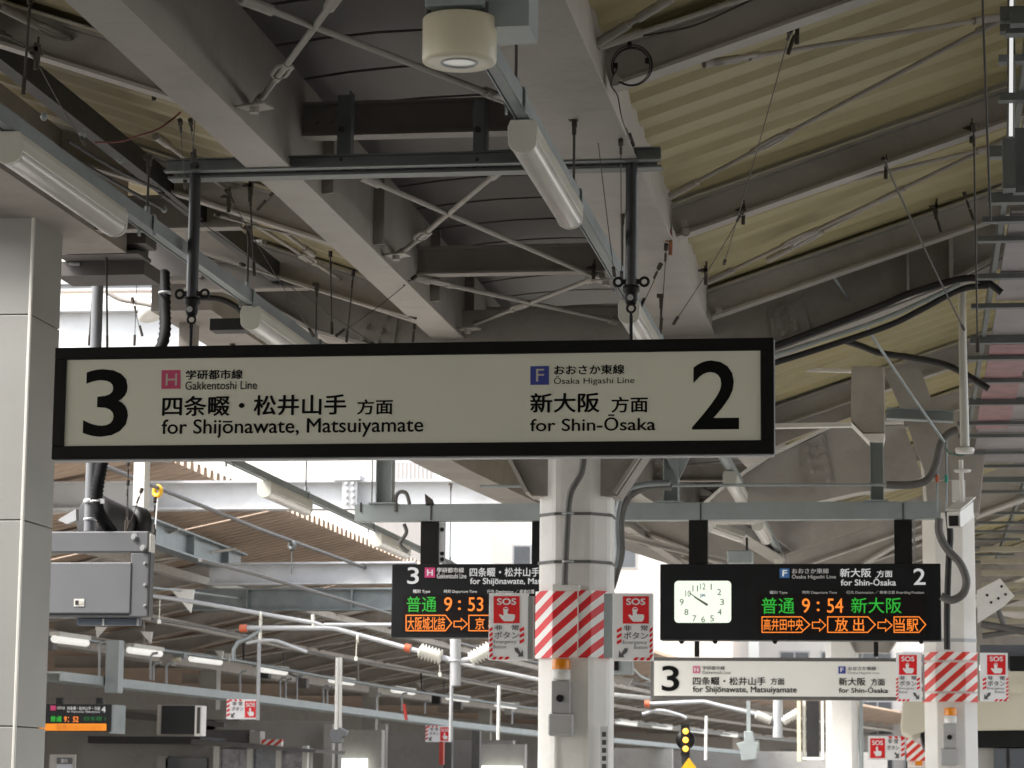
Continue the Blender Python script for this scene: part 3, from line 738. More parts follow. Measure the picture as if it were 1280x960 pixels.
def rail(X, Z, Y0, Y1, label, rods, w=.05, h=.055):
    t = thing('lamp_rail', label, 'lamp rail', (X, Y0, Z))
    put('channel', MB().beam((X, Y0, Z+h/2), (X, Y1, Z+h/2), w, h, 'U', .004), galv, t)
    put('cover_strip', MB().box(X-w*.34, X+w*.34, Y0, Y1, Z+.004, Z+.012), greygal, t)
    for (Y, zt_) in rods:
        r = put('hanger_rod', MB().cyl((X, Y, Z+h), (X, Y, zt_), .0055, 6), dkst, t)
        g = MB(); g.box(X-w*.62, X+w*.62, Y-.015, Y+.015, Z+h+.002, Z+h+.008)
        for k in (-1, 1): g.box(X+k*w*.62-.003, X+k*w*.62+.003, Y-.015, Y+.015, Z-.02, Z+h+.002)
        g.cyl((X, Y, Z+h), (X, Y, Z+h+.04), .012, 6); put('rail_bracket', g, galv, r)
        g = MB(); g.box(X-.02, X+.014, Y-.014, Y+.014, zt_-.006, zt_+.012); g.box(X-.008, X+.01, Y-.012, Y+.012, zt_-.03, zt_-.006); g.cyl((X, Y, zt_-.06), (X, Y, zt_-.03), .009, 6); put('beam_clamp', g, rust, r)
    return t
rail(XLm, ZL+.08, 5.5, 16.4, 'galvanised lamp rail running along the left side above the sign', [(8.05, 4.18), (9.9, 4.0), (11.5, 4.05), (12.9, 4.05), (14.6, 4.05)])
rail(XRm, ZL+.08, 5.5, 30, 'galvanised lamp rail running beside the round downlight', [(8.15, 4.7), (9.62, 4.04), (11.3, 4.05), (13.1, 4.0), (14.6, 4.05)])
for k in range(3): dup(l0, (XRm-XLm, 9.9+3.3*k, 0), ['first', 'second', 'third'][k]+' distant white strip lamp on the right rail beyond the centre column')
# outer rail on the left side
X3, Z3 = P(335, 612, Y=17).x, P(335, 612, Y=17).z-.03
rail(X3, Z3+.085, 13, 40, 'thin lamp rail under the left eave seen below the big sign', [(16, ZE), (18.1, ZE), (20.4, ZE), (24, ZE)], .04, .045)
a = dup(l0, (X3-XLm, 16.9-8.27, Z3-ZL), 'white strip lamp under the left eave, nearest below the big sign')
dup(l0, (X3-XLm, 20.6-8.27, Z3-ZL), 'white strip lamp under the left eave beside the train display post')
dup(l0, (X3-XLm, 24.4-8.27, Z3-ZL), 'white strip lamp under the left eave far behind the train display')
# downlight on the right rail
YD = 6.85
c = P(574.5, 55, Y=YD); r = 48.5*(YD+.02)/FPX
dl = thing('round_downlight', 'cream drum-shaped downlight under a grey housing at the top', 'lamp', c)
zt_ = P(574, 24, Y=YD).z; zb_ = P(574, 80, Y=YD).z
put('drum', MB().lathe((c.x, YD, zb_), [(r*.42, .004), (r*.9, 0), (r*.98, .004), (r, .012), (r, zt_-zb_-.004), (r*.97, zt_-zb_), (0, zt_-zb_)], n=48), creamp, dl)
put('lens', MB().lathe((c.x, YD, zb_+.0035), [(0, .0), (r*.46, .0)], n=32), lens, dl)
put('lens_ring', MB().torus((c.x, YD, zb_+.003), r*.47, .004, (0, 0, 1), 32, 6), alu, dl)
g = MB(); g.box(c.x-r*.8, c.x+r*.78, YD-.09, YD+.09, zt_+.012, zt_+.35); hb = put('housing_box', g, boxhs if 'boxhs' in globals() else mat('housing_grey', (.30, .34, .34), .45, .2, dirt=.1), dl, bevel=.004)
g = MB(); g.box(c.x-.05, c.x+.02, YD-.095, YD-.091, zt_+.05, zt_+.16); put('name_plate', g, MATS['housing_grey'], hb)
g = MB()
for k in (-1, 1): g.cyl((c.x+k*r*.78, YD-.05, zt_), (c.x+k*r*.78, YD-.05, zt_+.03), .008, 8)
put('screw', g, dkst, dl)
g = MB(); g.box(c.x+r*.8+.0, c.x+r*.8+.11, YD-.02, YD+.16, zt_-.03, zt_+.3); put('side_bracket', g, MATS['housing_grey'], dl)

# rusty beam clamps on the girder edges
def clamp(x, y, Y, label, m=rust):
    q = P(x, y, Y=Y); g = MB(); g.box(q.x-.022, q.x+.01, q.y-.014, q.y+.014, q.z-.008, q.z+.008); g.box(q.x-.006, q.x+.009, q.y-.014, q.y+.014, q.z-.04, q.z+.022)
    g.cyl(q+Vector((0, 0, -.07)), q+Vector((0, 0, -.03)), .009, 8); g.cyl(q+Vector((-.022, 0, -.0)), q+Vector((-.036, 0, -.0)), .006, 6); g.cyl(q+Vector((.004, 0, -.0)), q+Vector((.004, 0, .045)), .005, 6)
    return solo('beam_clamp', g, m, label, 'clamp', 'beam clamps on the steelwork')
# safety wires and thin rods near the rails
def wires(lst, label, Y=9.6, m=dkst, name='safety_wire', r=.0022, cat='wire', clamp=True):
    g = MB(); k = MB()
    for (x0, y0, x1, y1, Ya_, Yb_) in lst:
        a, b = P(x0, y0, Y=Ya_), P(x1, y1, Y=Yb_); n = 7; pts = [a.lerp(b, i/n)-Vector((0, 0, .012*math.sin(math.pi*i/n))) for i in range(n+1)]
        g.tube(pts, r, 5)
        if clamp:
            d = (b-a).normalized(); k.tube([a, a+d*.03], .011, 6); k.tube([a+d*.05, a+d*.09], .006, 6); k.tube([b-d*.06, b], .008, 6)
    o = solo(name, g, m, label, cat)
    if clamp:
        ORG[o.name] = o.location.copy(); put('wire_clamp', k, rust, o)
    return o
wires([(40,65,106,180,8.6,9.4),(247,100,240,200,9.6,10.2),(352,228,322,262,10.8,10.9)], 'thin safety wires hanging beside the left lamp rail')
wires([(283,238,392,420,11,12)], 'taut thin wire slanting down behind the left drop post', clamp=True)
wires([(520,345,420,420,12.9,12.6)], 'thin stay rod below the second purlin behind the sign')
wires([(413,314,415,418,12.6,12.6),(442,338,433,428,13,13),(518,405,516,428,14,14)], 'short vertical rods with clamps above the middle of the sign', r=.004)
wires([(740,110,768,345,9.7,10.8),(776,175,777,350,9.9,10.8),(770,120,792,182,9.9,10.1)], 'pair of fine wires dropping beside the right drop post')
wires([(833,305,826,412,11.6,11.9),(826,330,800,385,11.7,11.9),(930,262,842,405,11.4,12.2)], 'rods and stay wire right of the drop post over the number 2')
wires([(988,38,905,330,9.6,12.5),(998,28,985,68,9.6,9.6)], 'long thin wire slanting down from the first right rafter')
wires([(1228,-5,1238,275,8,8.2)], 'thin vertical wire hanging at the upper right', clamp=False, r=.004)
wires([(1217,155,1222,440,10.5,10.9)], 'thin vertical rod left of the cable ladder', r=.004)
wires([(1104,198,1205,412,11.5,13.5)], 'dark stay rod from the second right rafter to the white pole', r=.0045)
wires([(1040,343,1180,552,14.2,16.5)], 'green-tinted galvanised stay rod beside the bolted frame arm', m=galv, r=.009)
wires([(1168,262,1176,290,14,14),(1205,240,1217,275,14,14)], 'short dark bolts above the white pole bracket', r=.004)
wires([(38,-6,29,118,8.2,8.2)], 'dark vertical hanging rod with clamp above the end of the first strip lamp', r=.0045)
wires([(0,40,100,86,8.9,9.6)], 'thin dark line crossing under the first roof bay at the top corner', r=.003)
wires([(225,150,232,235,9.9,10.4),(238,150,244,196,9.9,10.2)], 'two fine wires dropping onto the end of the hanger frame', r=.0018)
wires([(20,150,205,262,9.2,10.8),(86,176,200,238,9.7,10.6)], 'dark cable pair lying along the lamp rail', r=.008, m=cabl, clamp=False)
wires([(312,232,318,345,10.9,10.9)], 'dark vertical rod between hanger frame and lamp rail behind the drop post', r=.004)
wires([(200,240,470,432,11.8,14)], 'long thin dark stay crossing behind the first drop post', r=.003)
wires([(268,268,420,302,12,12.6),(300,330,520,398,12.8,13.8)], 'thin pale rods crossing between side steelwork and main girder', m=paint, r=.007)
cable('black_conduit', [(250,372,12.5),(275,374,12.5),(296,384,12.5),(312,402,12.5),(335,414,12.6),(352,432,12.7)], 12.5, 4, cabl, 'black conduit curving behind the sign beside the second strip lamp', 'conduit')
g = MB(); g.pbox(262, 398, 318, 412, 13.2, .12); solo('cable_box', g, cabl, 'flat dark box above the sign near the first drop post', 'box', bevel=.004)
clamp(46, 62, 8.6, 'dark clamp high above the end of the first strip lamp')
clamp(313, 232, 10.9, 'small dark clamp just below the hanger frame')
clamp(286, 246, 11.3, 'dark clamp with stay wire between the drop post and main girder')
clamp(882, 338, 12.6, 'dark clamp under the girder edge next to the bolted rafter foot')
clamp(1170, 258, 14, 'small dark clamp above the white pole bracket')
for i, (x, y, Y) in enumerate(((103,168,9.4),(55,146,9.0),(150,200,10.0),(205,262,11.2))):
    q = P(x, y, Y=Y); g = MB().lathe(q, [(0,-.012),(.011,-.011),(.014,0),(.010,.013),(0,.015)], (.3,-1,.2), n=12); g.tube([q, q+Vector((0,.02,.02))], .005, 6)
    solo('insulator_knob', g, greygal, ['pale knob on the cable pair beside the dark red cable', 'pale knob closest to the end of the first strip lamp', 'pale knob midway along the first strip lamp', 'pale knob near the first drop post'][i], 'knob')
# coil of thin cable on the first rafter
g = MB(); cc = P(790, 82, Y=Ya-.06)
for k in range(3):
    g.torus(cc+Vector((random.uniform(-.004,.004), -.004*k, random.uniform(-.005,.005))), .066+.004*k, .0022, (0, 1, .1), 30, 5)
cs = solo('cable_coil', g, cabl, 'coil of thin black cable tied to the first right-hand rafter', 'cable coil')
g = MB()
for x, y in ((770,82),(809,76),(787,55)): q = P(x, y, Y=Ya-.065); g.box(q.x-.007, q.x+.007, q.y-.01, q.y+.01, q.z-.008, q.z+.008)
put('cable_tie', g, black, cs)
cable('thin_cable', [(795,46,Ya-.06),(860,34,Ya-.06),(905,16,Ya-.06),(950,-6,Ya-.06)], Ya, 1.2, rust, 'thin brown cable running up the first rafter from the coil')
cable('thin_cable', [(772,85,Ya-.1),(764,105,Ya-.1),(772,120,Ya-.1),(778,150,Ya-.05),(790,180,10.2)], Ya, .8, cabl, 'thin black cable dropping from the coil to the hanger frame')
cable('red_cable', [(118,178,9.5),(150,177,9.6),(172,170,9.7),(196,162,9.8),(214,150,9.9),(226,140,9.9)], 9.6, 1.3, mat('dark_red_cable', (.16, .03, .03), .5), 'dark red thin cable looped by the left lamp rail')
clamp(735, 76, 9.4, 'rusty beam clamp on the right girder edge beside the cable coil', mat('orange_rust', (.26, .10, .05), .7, var=.4, scale=30))
clamp(838, 300, 11.9, 'rusty beam clamp on the right girder above the number 2', MATS['orange_rust'])
clamp(193, 103, 9.6, 'black beam clamp on the left girder near the top left')
clamp(247, 98, 9.6, 'small black beam clamp on the right edge of the left girder')
clamp(996, 32, 9.5, 'dark clamp on the lower flange of the first right rafter')
clamp(1107, 205, 12, 'dark clamp on the second right rafter beside the dark stay rod')
clamp(1214, 160, 12, 'dark clamp on the second right rafter nearest the cable ladder')
clamp(929, 262, 12, 'dark clamp on the second right rafter above the number 2')
clamp(516, 340, 13.1, 'dark clamp under the second purlin behind the sign')
clamp(742, 335, 13.1, 'dark clamp at the right end of the second purlin')

# ================================================================== THINGS UPPER LEFT
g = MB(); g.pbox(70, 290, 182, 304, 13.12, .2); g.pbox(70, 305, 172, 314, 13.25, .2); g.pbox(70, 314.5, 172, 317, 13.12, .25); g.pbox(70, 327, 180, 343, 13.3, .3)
g.pbox(122, 297, 240, 344, 14.3, .15)  # added dark sheet, painted shade behind the cross beams
solo('cross_beam_with_shade', g, mat('shade_painted_steel', (.11, .10, .095), .6, var=.2, dirt=.3), 'cross beams and a panel coloured dark as shade above the bright opening beside the clad column', 'beam')  # shade under the roof is put into this steel colour
g = MB(); g.tube([P(87, 329, Y=13.3), P(92, 330, Y=13.3), P(100, 330, Y=13.3)], .012, 6)
solo('small_bolt', g, alu, 'bright bolt under the cross beams beside the clad column', 'bolt')
g = MB(); g.pbox(226, 340, 240, 432, 15.2, .15)
solo('dark_post', g, paint2, 'dark steel post behind the left drop post above the sign', 'post')
wires([(117,350,111,432,14.6,14.6),(133,300,134,434,13.2,13.2)], 'pair of dark hanging rods in the bright opening above the sign', r=.006)
wires([(172,322,168,432,14,14),(165,372,178,420,14,14)], 'fine wires in the bright opening above the sign', r=.002)

# hanging grey equipment box with pole and hose
YB = 13.6
bx = thing('equipment_box', 'grey metal equipment box hanging on a pole under the left end of the sign', 'box', P(125, 780, Y=YB))
g = MB(); a = P(60, 665, Y=YB); b = P(187, 690, Y=YB)
g.pbox(50, 664.5, 185, 690, YB, .10); put('top_casing', g, boxgrey, bx, bevel=.006)
put('end_trim', MB().pbox(185.3, 667, 188.5, 690, YB+.006, .08), whitep, bx, bevel=.004)
put('end_plate', MB().pbox(164, 690.6, 184, 771, YB+.004, .09), boxgrey, bx, bevel=.005)
put('end_trim', MB().pbox(184.4, 690.6, 186, 771, YB+.02, .07), boxgrey, bx)
put('front_panel', MB().pbox(50, 703, 162.5, 767, YB-.002, .08), boxgre2, bx, bevel=.006)
put('base_rail', MB().pbox(50, 767.5, 184, 772, YB+.01, .09), boxgrey, bx, bevel=.004)
put('lower_tray', MB().pbox(96, 772.5, 174, 781.5, YB+.03, .05), mat('blue_grey_tray', (.10, .125, .16), .45), bx, bevel=.004)
g = MB()
for x in (128, 171): g.pbox(x, 773, x+2, 782, YB+.024, .01)
put('tray_lug', g, alu, bx)
g = MB(); bolts(g, [(168,671),(179,685)], YB-.001, .012, .014); bolts(g, [(181,704),(181,731),(181,757)], YB+.003, .006, .008); put('bolt', g, alu, bx)
pl = put('rating_plate', MB().pbox(92.5, 748.5, 105, 758, YB-.005, .004), whitep, bx)
put('plate_window', MB().pbox(94, 750.5, 98, 756, YB-.007, .002), dkst, pl); put('plate_window', MB().pbox(98.6, 751, 103.5, 755.5, YB-.007, .002), lampw, pl)
p0, p1 = P(112, 664, Y=YB+.12), P(112, 575, Y=YB+.12)
g = MB().cyl(p0, (p0.x, p0.y, ZE+.05), 7.6*13.7/FPX, 20); pp = put('pole', g, boxgrey, bx)
g = MB(); zr = P(112, 651, Y=YB+.12).z; g.lathe((p0.x, p0.y, zr), [(.031, 0), (.036, .004), (.036, .012), (.031, .016)], n=20); put('pole_ring', g, alu, pp)
zk = P(112, 627, Y=YB+.12).z; g = MB(); g.lathe((p0.x, p0.y, zk-.012), [(.032, 0), (.037, .002), (.037, .024), (.032, .026)], n=20); put('pole_band', g, alu, pp)
hz = smooth_path([P(205, 340, Y=14.2), P(206, 385, Y=14.1), P(203, 430, Y=14), P(170, 500, Y=13.9), P(135, 560, Y=13.65), P(125, 592, Y=13.6), P(121, 625, Y=13.6), P(126, 645, Y=13.6), P(140, 666, Y=13.7)], 13)
g = MB(); rr = [(.035 if i % 2 else .029) for i in range(len(hz))]; g.tube(hz, rr, 12)
hs_ = solo('corrugated_hose', g, mat('black_hose', (.007, .007, .008), .6, spec=.15), 'black corrugated hose curving down to the grey equipment box', 'hose')
g = MB(); q = P(121, 627, Y=13.6); g.torus(q, .03, .007, (0, 0, 1), 16, 6); q = P(206, 366, Y=14.1); g.torus(q, .03, .008, (0, 0, 1), 16, 6)
g.box(P(117,627,Y=13.6).x, P(132,627,Y=13.6).x, 13.575, 13.58, P(120,630,Y=13.6).z, P(120,624,Y=13.6).z); put('hose_clip', g, alu, hs_)
# black round housing behind the box
sp = thing('round_housing', 'dark round speaker housing behind the grey equipment box', 'speaker', P(125, 664, Y=15))
ax = Vector((.62, .78, .0)).normalized(); c = P(114, 650, Y=15)
put('drum', MB().lathe(c, [(0, -.03), (.11, -.03), (.15, .0), (.155, .04), (.13, .12), (.10, .22), (.09, .25), (0, .255)], ax*1, n=28), cabl, sp)
put('rear_drum', MB().lathe(c+ax*.27, [(0, 0), (.10, 0), (.11, .03), (.10, .09), (0, .1)], ax, n=24), black, sp)
put('bracket', MB().pprism([(72,650),(95,636),(95,650),(84,655)], 14.9, .05), alu, sp)
# white hanging pole and wires beside
g = MB(); g.pbox(168, 560, 178.5, 665, 16.2, .12)
solo('white_post', g, whitep, 'white square hanging post behind the wires right of the hose', 'post')
wires([(160,575,160,660,14,14),(178,610,158,664,14,14),(160,600,157,664,14,14)], 'fine guy wires above the grey equipment box', r=.0025)
wires([(193,668,192,676,13.7,13.7),(194,622,192,668,13.8,13.7)], 'thin cord with small weight under the yellow ring', r=.002)

# ================================================================== TRAIN DISPLAYS ON THEIR FRAME
YD2 = 17.6
dfm = thing('display_hanger_frame', 'grey galvanised beam with posts carrying the train displays', 'hanger frame', P(820, 640, Y=YD2))
a, b = P(443, 645, Y=YD2), P(1176, 640, Y=YD2)
z1, z0 = P(800, 628.5, Y=YD2).z, P(800, 650, Y=YD2).z
g = MB(); g.beam((a.x, YD2+.05, (z0+z1)/2), (b.x, YD2+.05, (z0+z1)/2), .1, z1-z0, 'C', .008); put('beam', g, greygal, dfm)
g = MB(); g.box(a.x, b.x, YD2-.001, YD2+.003, z0+.012, z1-.012); put('beam_web', g, greygal, dfm)
for x0, x1, yt in ((470, 490, 566), (829, 848, 560), (1088, 1105, 540)):
    pa, pb = P(x0, 628, Y=YD2), P(x1, 628, Y=YD2); zz = P(x0, yt, Y=YD2).z if x0 > 1000 else 3.9
    g = MB(); g.box(pa.x, pb.x, YD2+.03, YD2+.036, z1+.01, zz); g.box(pa.x, pa.x+.006, YD2-.02, YD2+.09, z1+.01, zz); g.box(pb.x-.006, pb.x, YD2-.02, YD2+.09, z1+.01, zz)
    po = put('post', g, greygal, dfm)
    g = MB(); g.box(pa.x-.05, pb.x+.03, YD2-.03, YD2+.11, z1+.002, z1+.01); put('base_plate', g, greygal, po)
g = MB(); g.pbox(450, 628, 452, 640, YD2-.006, .004)
for x in (538, 875, 1128): g.pbox(x, 629, x+1.5, 650, YD2-.006, .004)
put('beam_splice', g, dkst, dfm)
g = MB(); g.pprism([(1064,458),(1105,458),(1106,541),(1079,541),(1064,526)], YD2-.03, .25); put('beam_bracket', g, paint, dfm, bevel=.005)
g = MB(); g.pprism([(1063,527),(1079,542),(1106,542),(1104,552),(1087,552)], YD2-.045, .28); put('bracket_foot', g, colp, dfm)
g = MB(); g.pprism([(829,568),(848,600),(862,572)], YD2+.0, .02); put('gusset', g, greygal, dfm)
solo('steel_pipe', MB().beam(P(1108, 517, Y=18), P(1192, 521, Y=18), .1, .075, 'I', .01), greygal, 'short grey beam stub between the bracket and the right column', 'beam')
cable('conduit', [(600,608,17.5),(835,607,17.5),(1000,606,17.5),(1110,606,17.5)], 17.5, 2., greygal, 'thin grey conduit running along above the display beam', 'conduit')
cable('curved_conduit', [(838,604,17.4),(806,606,17.4),(786,612,17.4),(776,626,17.4),(771,655,17.4),(772,690,17.4),(765,722,17.4),(758,740,17.3)], 17.4, 4.5, galv, 'grey bent conduit from the display post down to the centre column', 'conduit')
cable('curved_conduit', [(840,609,17.4),(810,611,17.4),(793,617,17.4),(782,630,17.4),(777,655,17.4),(778,690,17.4),(772,715,17.4),(766,735,17.3)], 17.4, 3.5, greycab, 'darker bent conduit beside the grey one at the centre column', 'conduit')
def textdisp(parent, b_, xa, xb, yt, yb, m, bold, Y): text(parent, b_, xa, xb, yt, yb, Y, m, bold)
def arrowbox(parent, x0, x1, xt, y0, y1, Y, m, w=1.2):
    """outlined pentagon that points right; xt the tip"""
    ym = (y0+y1)/2
    o = [(x0, y0), (x1, y0), (xt, ym), (x1, y1), (x0, y1)]; i = [(x0+w, y0+w), (x1-w*.4, y0+w), (xt-w*1.5, ym), (x1-w*.4, y1-w), (x0+w, y1-w)]
    mb = MB(); mb.add([P(x, y, Y=Y) for x, y in o+i], [(k, (k+1) % 5, 5+(k+1) % 5, 5+k) for k in range(5)]); put('led_box', mb, m, parent)
def arrow(parent, x0, x1, y0, y1, Y, m, w=1.1):
    ym = (y0+y1)/2; h = (y1-y0)/2; xm = x0+(x1-x0)*.5
    o = [(x0, ym-h*.5), (xm, ym-h*.5), (xm, y0), (x1, ym), (xm, y1), (xm, ym+h*.5), (x0, ym+h*.5)]
    i = [(x0+w, ym-h*.5+w), (xm+w, ym-h*.5+w), (xm+w, y0+w*2), (x1-w*1.6, ym), (xm+w, y1-w*2), (xm+w, ym+h*.5-w), (x0+w, ym+h*.5-w)]
    mb = MB(); mb.add([P(x, y, Y=Y) for x, y in o+i], [(k, (k+1) % 7, 7+(k+1) % 7, 7+k) for k in range(7)]); put('led_arrow', mb, m, parent)
# right display with clock
d1 = thing('train_display', 'black train display for platform 2 reading 9:54 with a lit clock', 'train display', P(1000, 800, Y=YD2))
put('housing', MB().pbox(825, 705, 1177, 801, YD2, .16), board, d1, bevel=.006)
put('joint', MB().pbox(931.4, 706, 932, 800, YD2-.003, .002), black, d1)
put('screen', MB().pbox(946, 743, 1158, 793, YD2-.004, .003), screen, d1)
YF = YD2-.006
T = lambda b_, xa, xb, yt, yb, m=whitelit, bold=.015, Y=YF, p=d1: text(p, b_, xa, xb, yt, yb, Y, m, bold)
flat(d1, rectpx(974.5, 710.5, 986.8, 722.5), YF, bluelit, 'line_symbol'); T('F', 978, 984, 712.5, 720.5, whitelit, .02, YF-.002)
T('おおさか東線', 990, 1036, 710.5, 717, whiteink); T('Ōsaka Higashi Line', 990, 1045, 717.5, 724.5, whiteink, .01)
T('新大阪', 1050, 1089, 710.5, 721.5); T('方面', 1096, 1115.5, 713, 721.5, whitelit); T('for Shin-Ōsaka', 1051, 1120, 722, 732)
T('2', 1142, 1157, 710.5, 731, whitelit, .02)
T('種別 Type', 962, 984, 738.5, 743, whiteink, .01); T('時刻 Departure Time', 1003, 1046, 738.5, 743, whiteink, .01); T('行先 Destination ／ 乗車位置 Boarding Position', 1058, 1155, 738.5, 743, whiteink, .01)
T('普通', 952, 993, 747, 767, ledg, .004); T('9', 1002.5, 1012.5, 748, 766, ledo, .004); T(':', 1021, 1024.5, 752, 764, ledo, .004); T('54', 1034, 1054, 748, 766, ledo, .004); T('新大阪', 1064, 1127, 747, 766.5, ledg, .004)
arrowbox(d1, 952, 1002, 1013, 770.5, 791, YF, ledo); T('高井田中央', 954.5, 1004, 773.5, 788, ledo, .004)
arrow(d1, 1015, 1033, 773, 790, YF, ledo); arrowbox(d1, 1034, 1085, 1095, 770.5, 791, YF, ledo); T('放 出', 1044, 1080, 772.5, 789, ledo, .004)
arrow(d1, 1097, 1116, 773, 790, YF, ledo); arrowbox(d1, 1117, 1149, 1158, 770.5, 791, YF, ledo); T('当駅', 1119, 1148, 773, 789, ledo, .004)
# clock
g = MB(); pts = []
xa, xb, ya, yb_2, rr = 843, 914, 726, 778.5, 5
for (cx_, cy_, a0) in ((xb-rr, ya+rr, -90), (xb-rr, yb_2-rr, 0), (xa+rr, yb_2-rr, 90), (xa+rr, ya+rr, 180)):
    for k in range(6): an = math.radians(a0+k*18); pts.append((cx_+rr*math.cos(an), cy_+rr*math.sin(an)))
ck = flat(d1, pts, YD2-.004, clockl, 'clock_face')
CXc, CYc = 880, 753
for i, (x, y) in enumerate([(897-8+0, 733.5), (898+1, 740), (902.5, 752.5), (899.5, 765), (890, 773), (879, 774), (868, 773), (858, 765), (852, 752.5), (860, 742), (869, 735.5), (878.5, 733)]):
    n = i+1; s_ = (.75 if n == 1 else 3.1) if n < 10 else 4.2
    text(ck, str(n), x-s_*.8, x+s_*.8, y-3.8, y+3.8, YF, clockink, .0, 'clock_numeral')
def hand(x0, y0, x1, y1, w0, w1, Y, m):
    d = Vector((x1-x0, y1-y0)).normalized(); n = Vector((-d.y, d.x))
    return flat(ck, [(x0+n.x*w0, y0+n.y*w0), (x1+n.x*w1, y1+n.y*w1), (x1-n.x*w1, y1-n.y*w1), (x0-n.x*w0, y0-n.y*w0)], Y, m, 'clock_hand')
hand(884, 756.5, 861.5, 741, .9, .5, YF-.001, clockink); hand(884.5, 756.5, 868, 746, 1.5, .9, YF-.0015, clockink)
text(ck, 'JR', 874.5, 882.5, 742.5, 747, YF-.002, mat('clock_blue', (.10, .16, .50), .5), .02, 'clock_emblem')
g = MB()
for x in (848, 890, 965, 1148): g.pprism([(x, 801), (x+7, 801), (x+5, 804.5), (x+2, 804.5)], YD2+.02, .05)
put('drain_lug', g, black, d1)
for x0, x1 in ((861, 884.5), (1117.5, 1140.5)): put('hanger_arm', MB().pbox(x0, 650, x1, 705, YD2+.02, .07), black, d1)
for x0 in (1141.5,): 
    g = MB().pbox(x0, 652, x0+3, 704, YD2+.03, .05); put('drilled_strip', g, alu, d1)
# left display
d2 = thing('train_display', 'black train display for platform 3 reading 9:53 behind the centre column', 'train display', P(580, 800, Y=YD2))
put('housing', MB().pbox(490, 705, 842-8-100+30, 797.5, YD2, .16), board, d2, bevel=.006)
put('screen', MB().pbox(504, 744, 745, 790, YD2-.004, .003), screen, d2)
T = lambda b_, xa, xb, yt, yb, m=whitelit, bold=.015, Y=YF, p=d2: text(p, b_, xa, xb, yt, yb, Y, m, bold)
T('3', 509, 523.5, 709, 730, whitelit, .02)
flat(d2, rectpx(531, 709.5, 543.8, 722), YF, pinklit, 'line_symbol'); T('H', 533.8, 541, 712, 719.5, whitelit, .02, YF-.002)
T('学研都市線', 546, 580, 709.5, 716, whiteink); T('Gakkentoshi Line', 546, 583, 717, 723, whiteink, .01)
T('四条畷・松井山手 方面', 587, 700, 709.5, 721); T('for Shijōnawate, Matsuiyamate', 587.5, 718, 722.5, 732.5)
T('種別 Type', 516, 537.5, 737, 742, whiteink, .01); T('時刻 Departure Time', 555, 596, 737, 742, whiteink, .01); T('行先 Destination ／ 乗車位置', 609, 668, 737, 742, whiteink, .01)
T('普通', 508, 545.5, 745.5, 765, ledg, .004); T('9', 555, 565, 746.5, 764, ledo, .004); T(':', 572.5, 576, 750.5, 762.5, ledo, .004); T('53', 585, 604, 746.5, 764, ledo, .004); T('京橋', 640, 668, 745.5, 765, ledg, .004)
arrowbox(d2, 507, 557, 565.5, 768.5, 789, YF, ledo); T('大阪城北詰', 509, 556, 771, 787.5, ledo, .004)
arrow(d2, 567, 585, 772, 788, YF, ledo); arrowbox(d2, 585.5, 625, 634, 768.5, 789, YF, ledo); T('京 橋', 594, 622, 772, 787, ledo, .004)
put('hanger_arm', MB().pbox(526, 652, 547, 705, YD2+.02, .07), black, d2)
st = put('drilled_strip', MB().pbox(549, 653, 556, 704, YD2+.03, .02), alu, d2)
g = MB(); bolts(g, [(552.5, 662), (552.5, 692), (552.5, 699)], YD2+.029, .01, .002); put('hole', g, black, st)
put('hanger_arm', MB().pbox(665, 652, 684, 705, YD2+.02, .07), black, d2)
cable('bent_cable', [(495,640,17.6),(495,622,17.6),(500,615,17.6),(508,617,17.6),(512,630,17.6)], 17.6, 2.5, greycab, 'grey cable loop on top of the display beam')
g = MB(); g.pprism([(531,617),(540,624),(543,632),(532,632)], 17.6, .03); solo('beam_clip', g, dkst, 'dark clip on top of the display beam left of the column', 'clip')
cable('bent_cable', [(505,655,17.65),(508,666,17.65),(500,680,17.65),(510,690,17.65)], 17.6, 2.5, greycab, 'grey cable bundle hanging below the display beam')

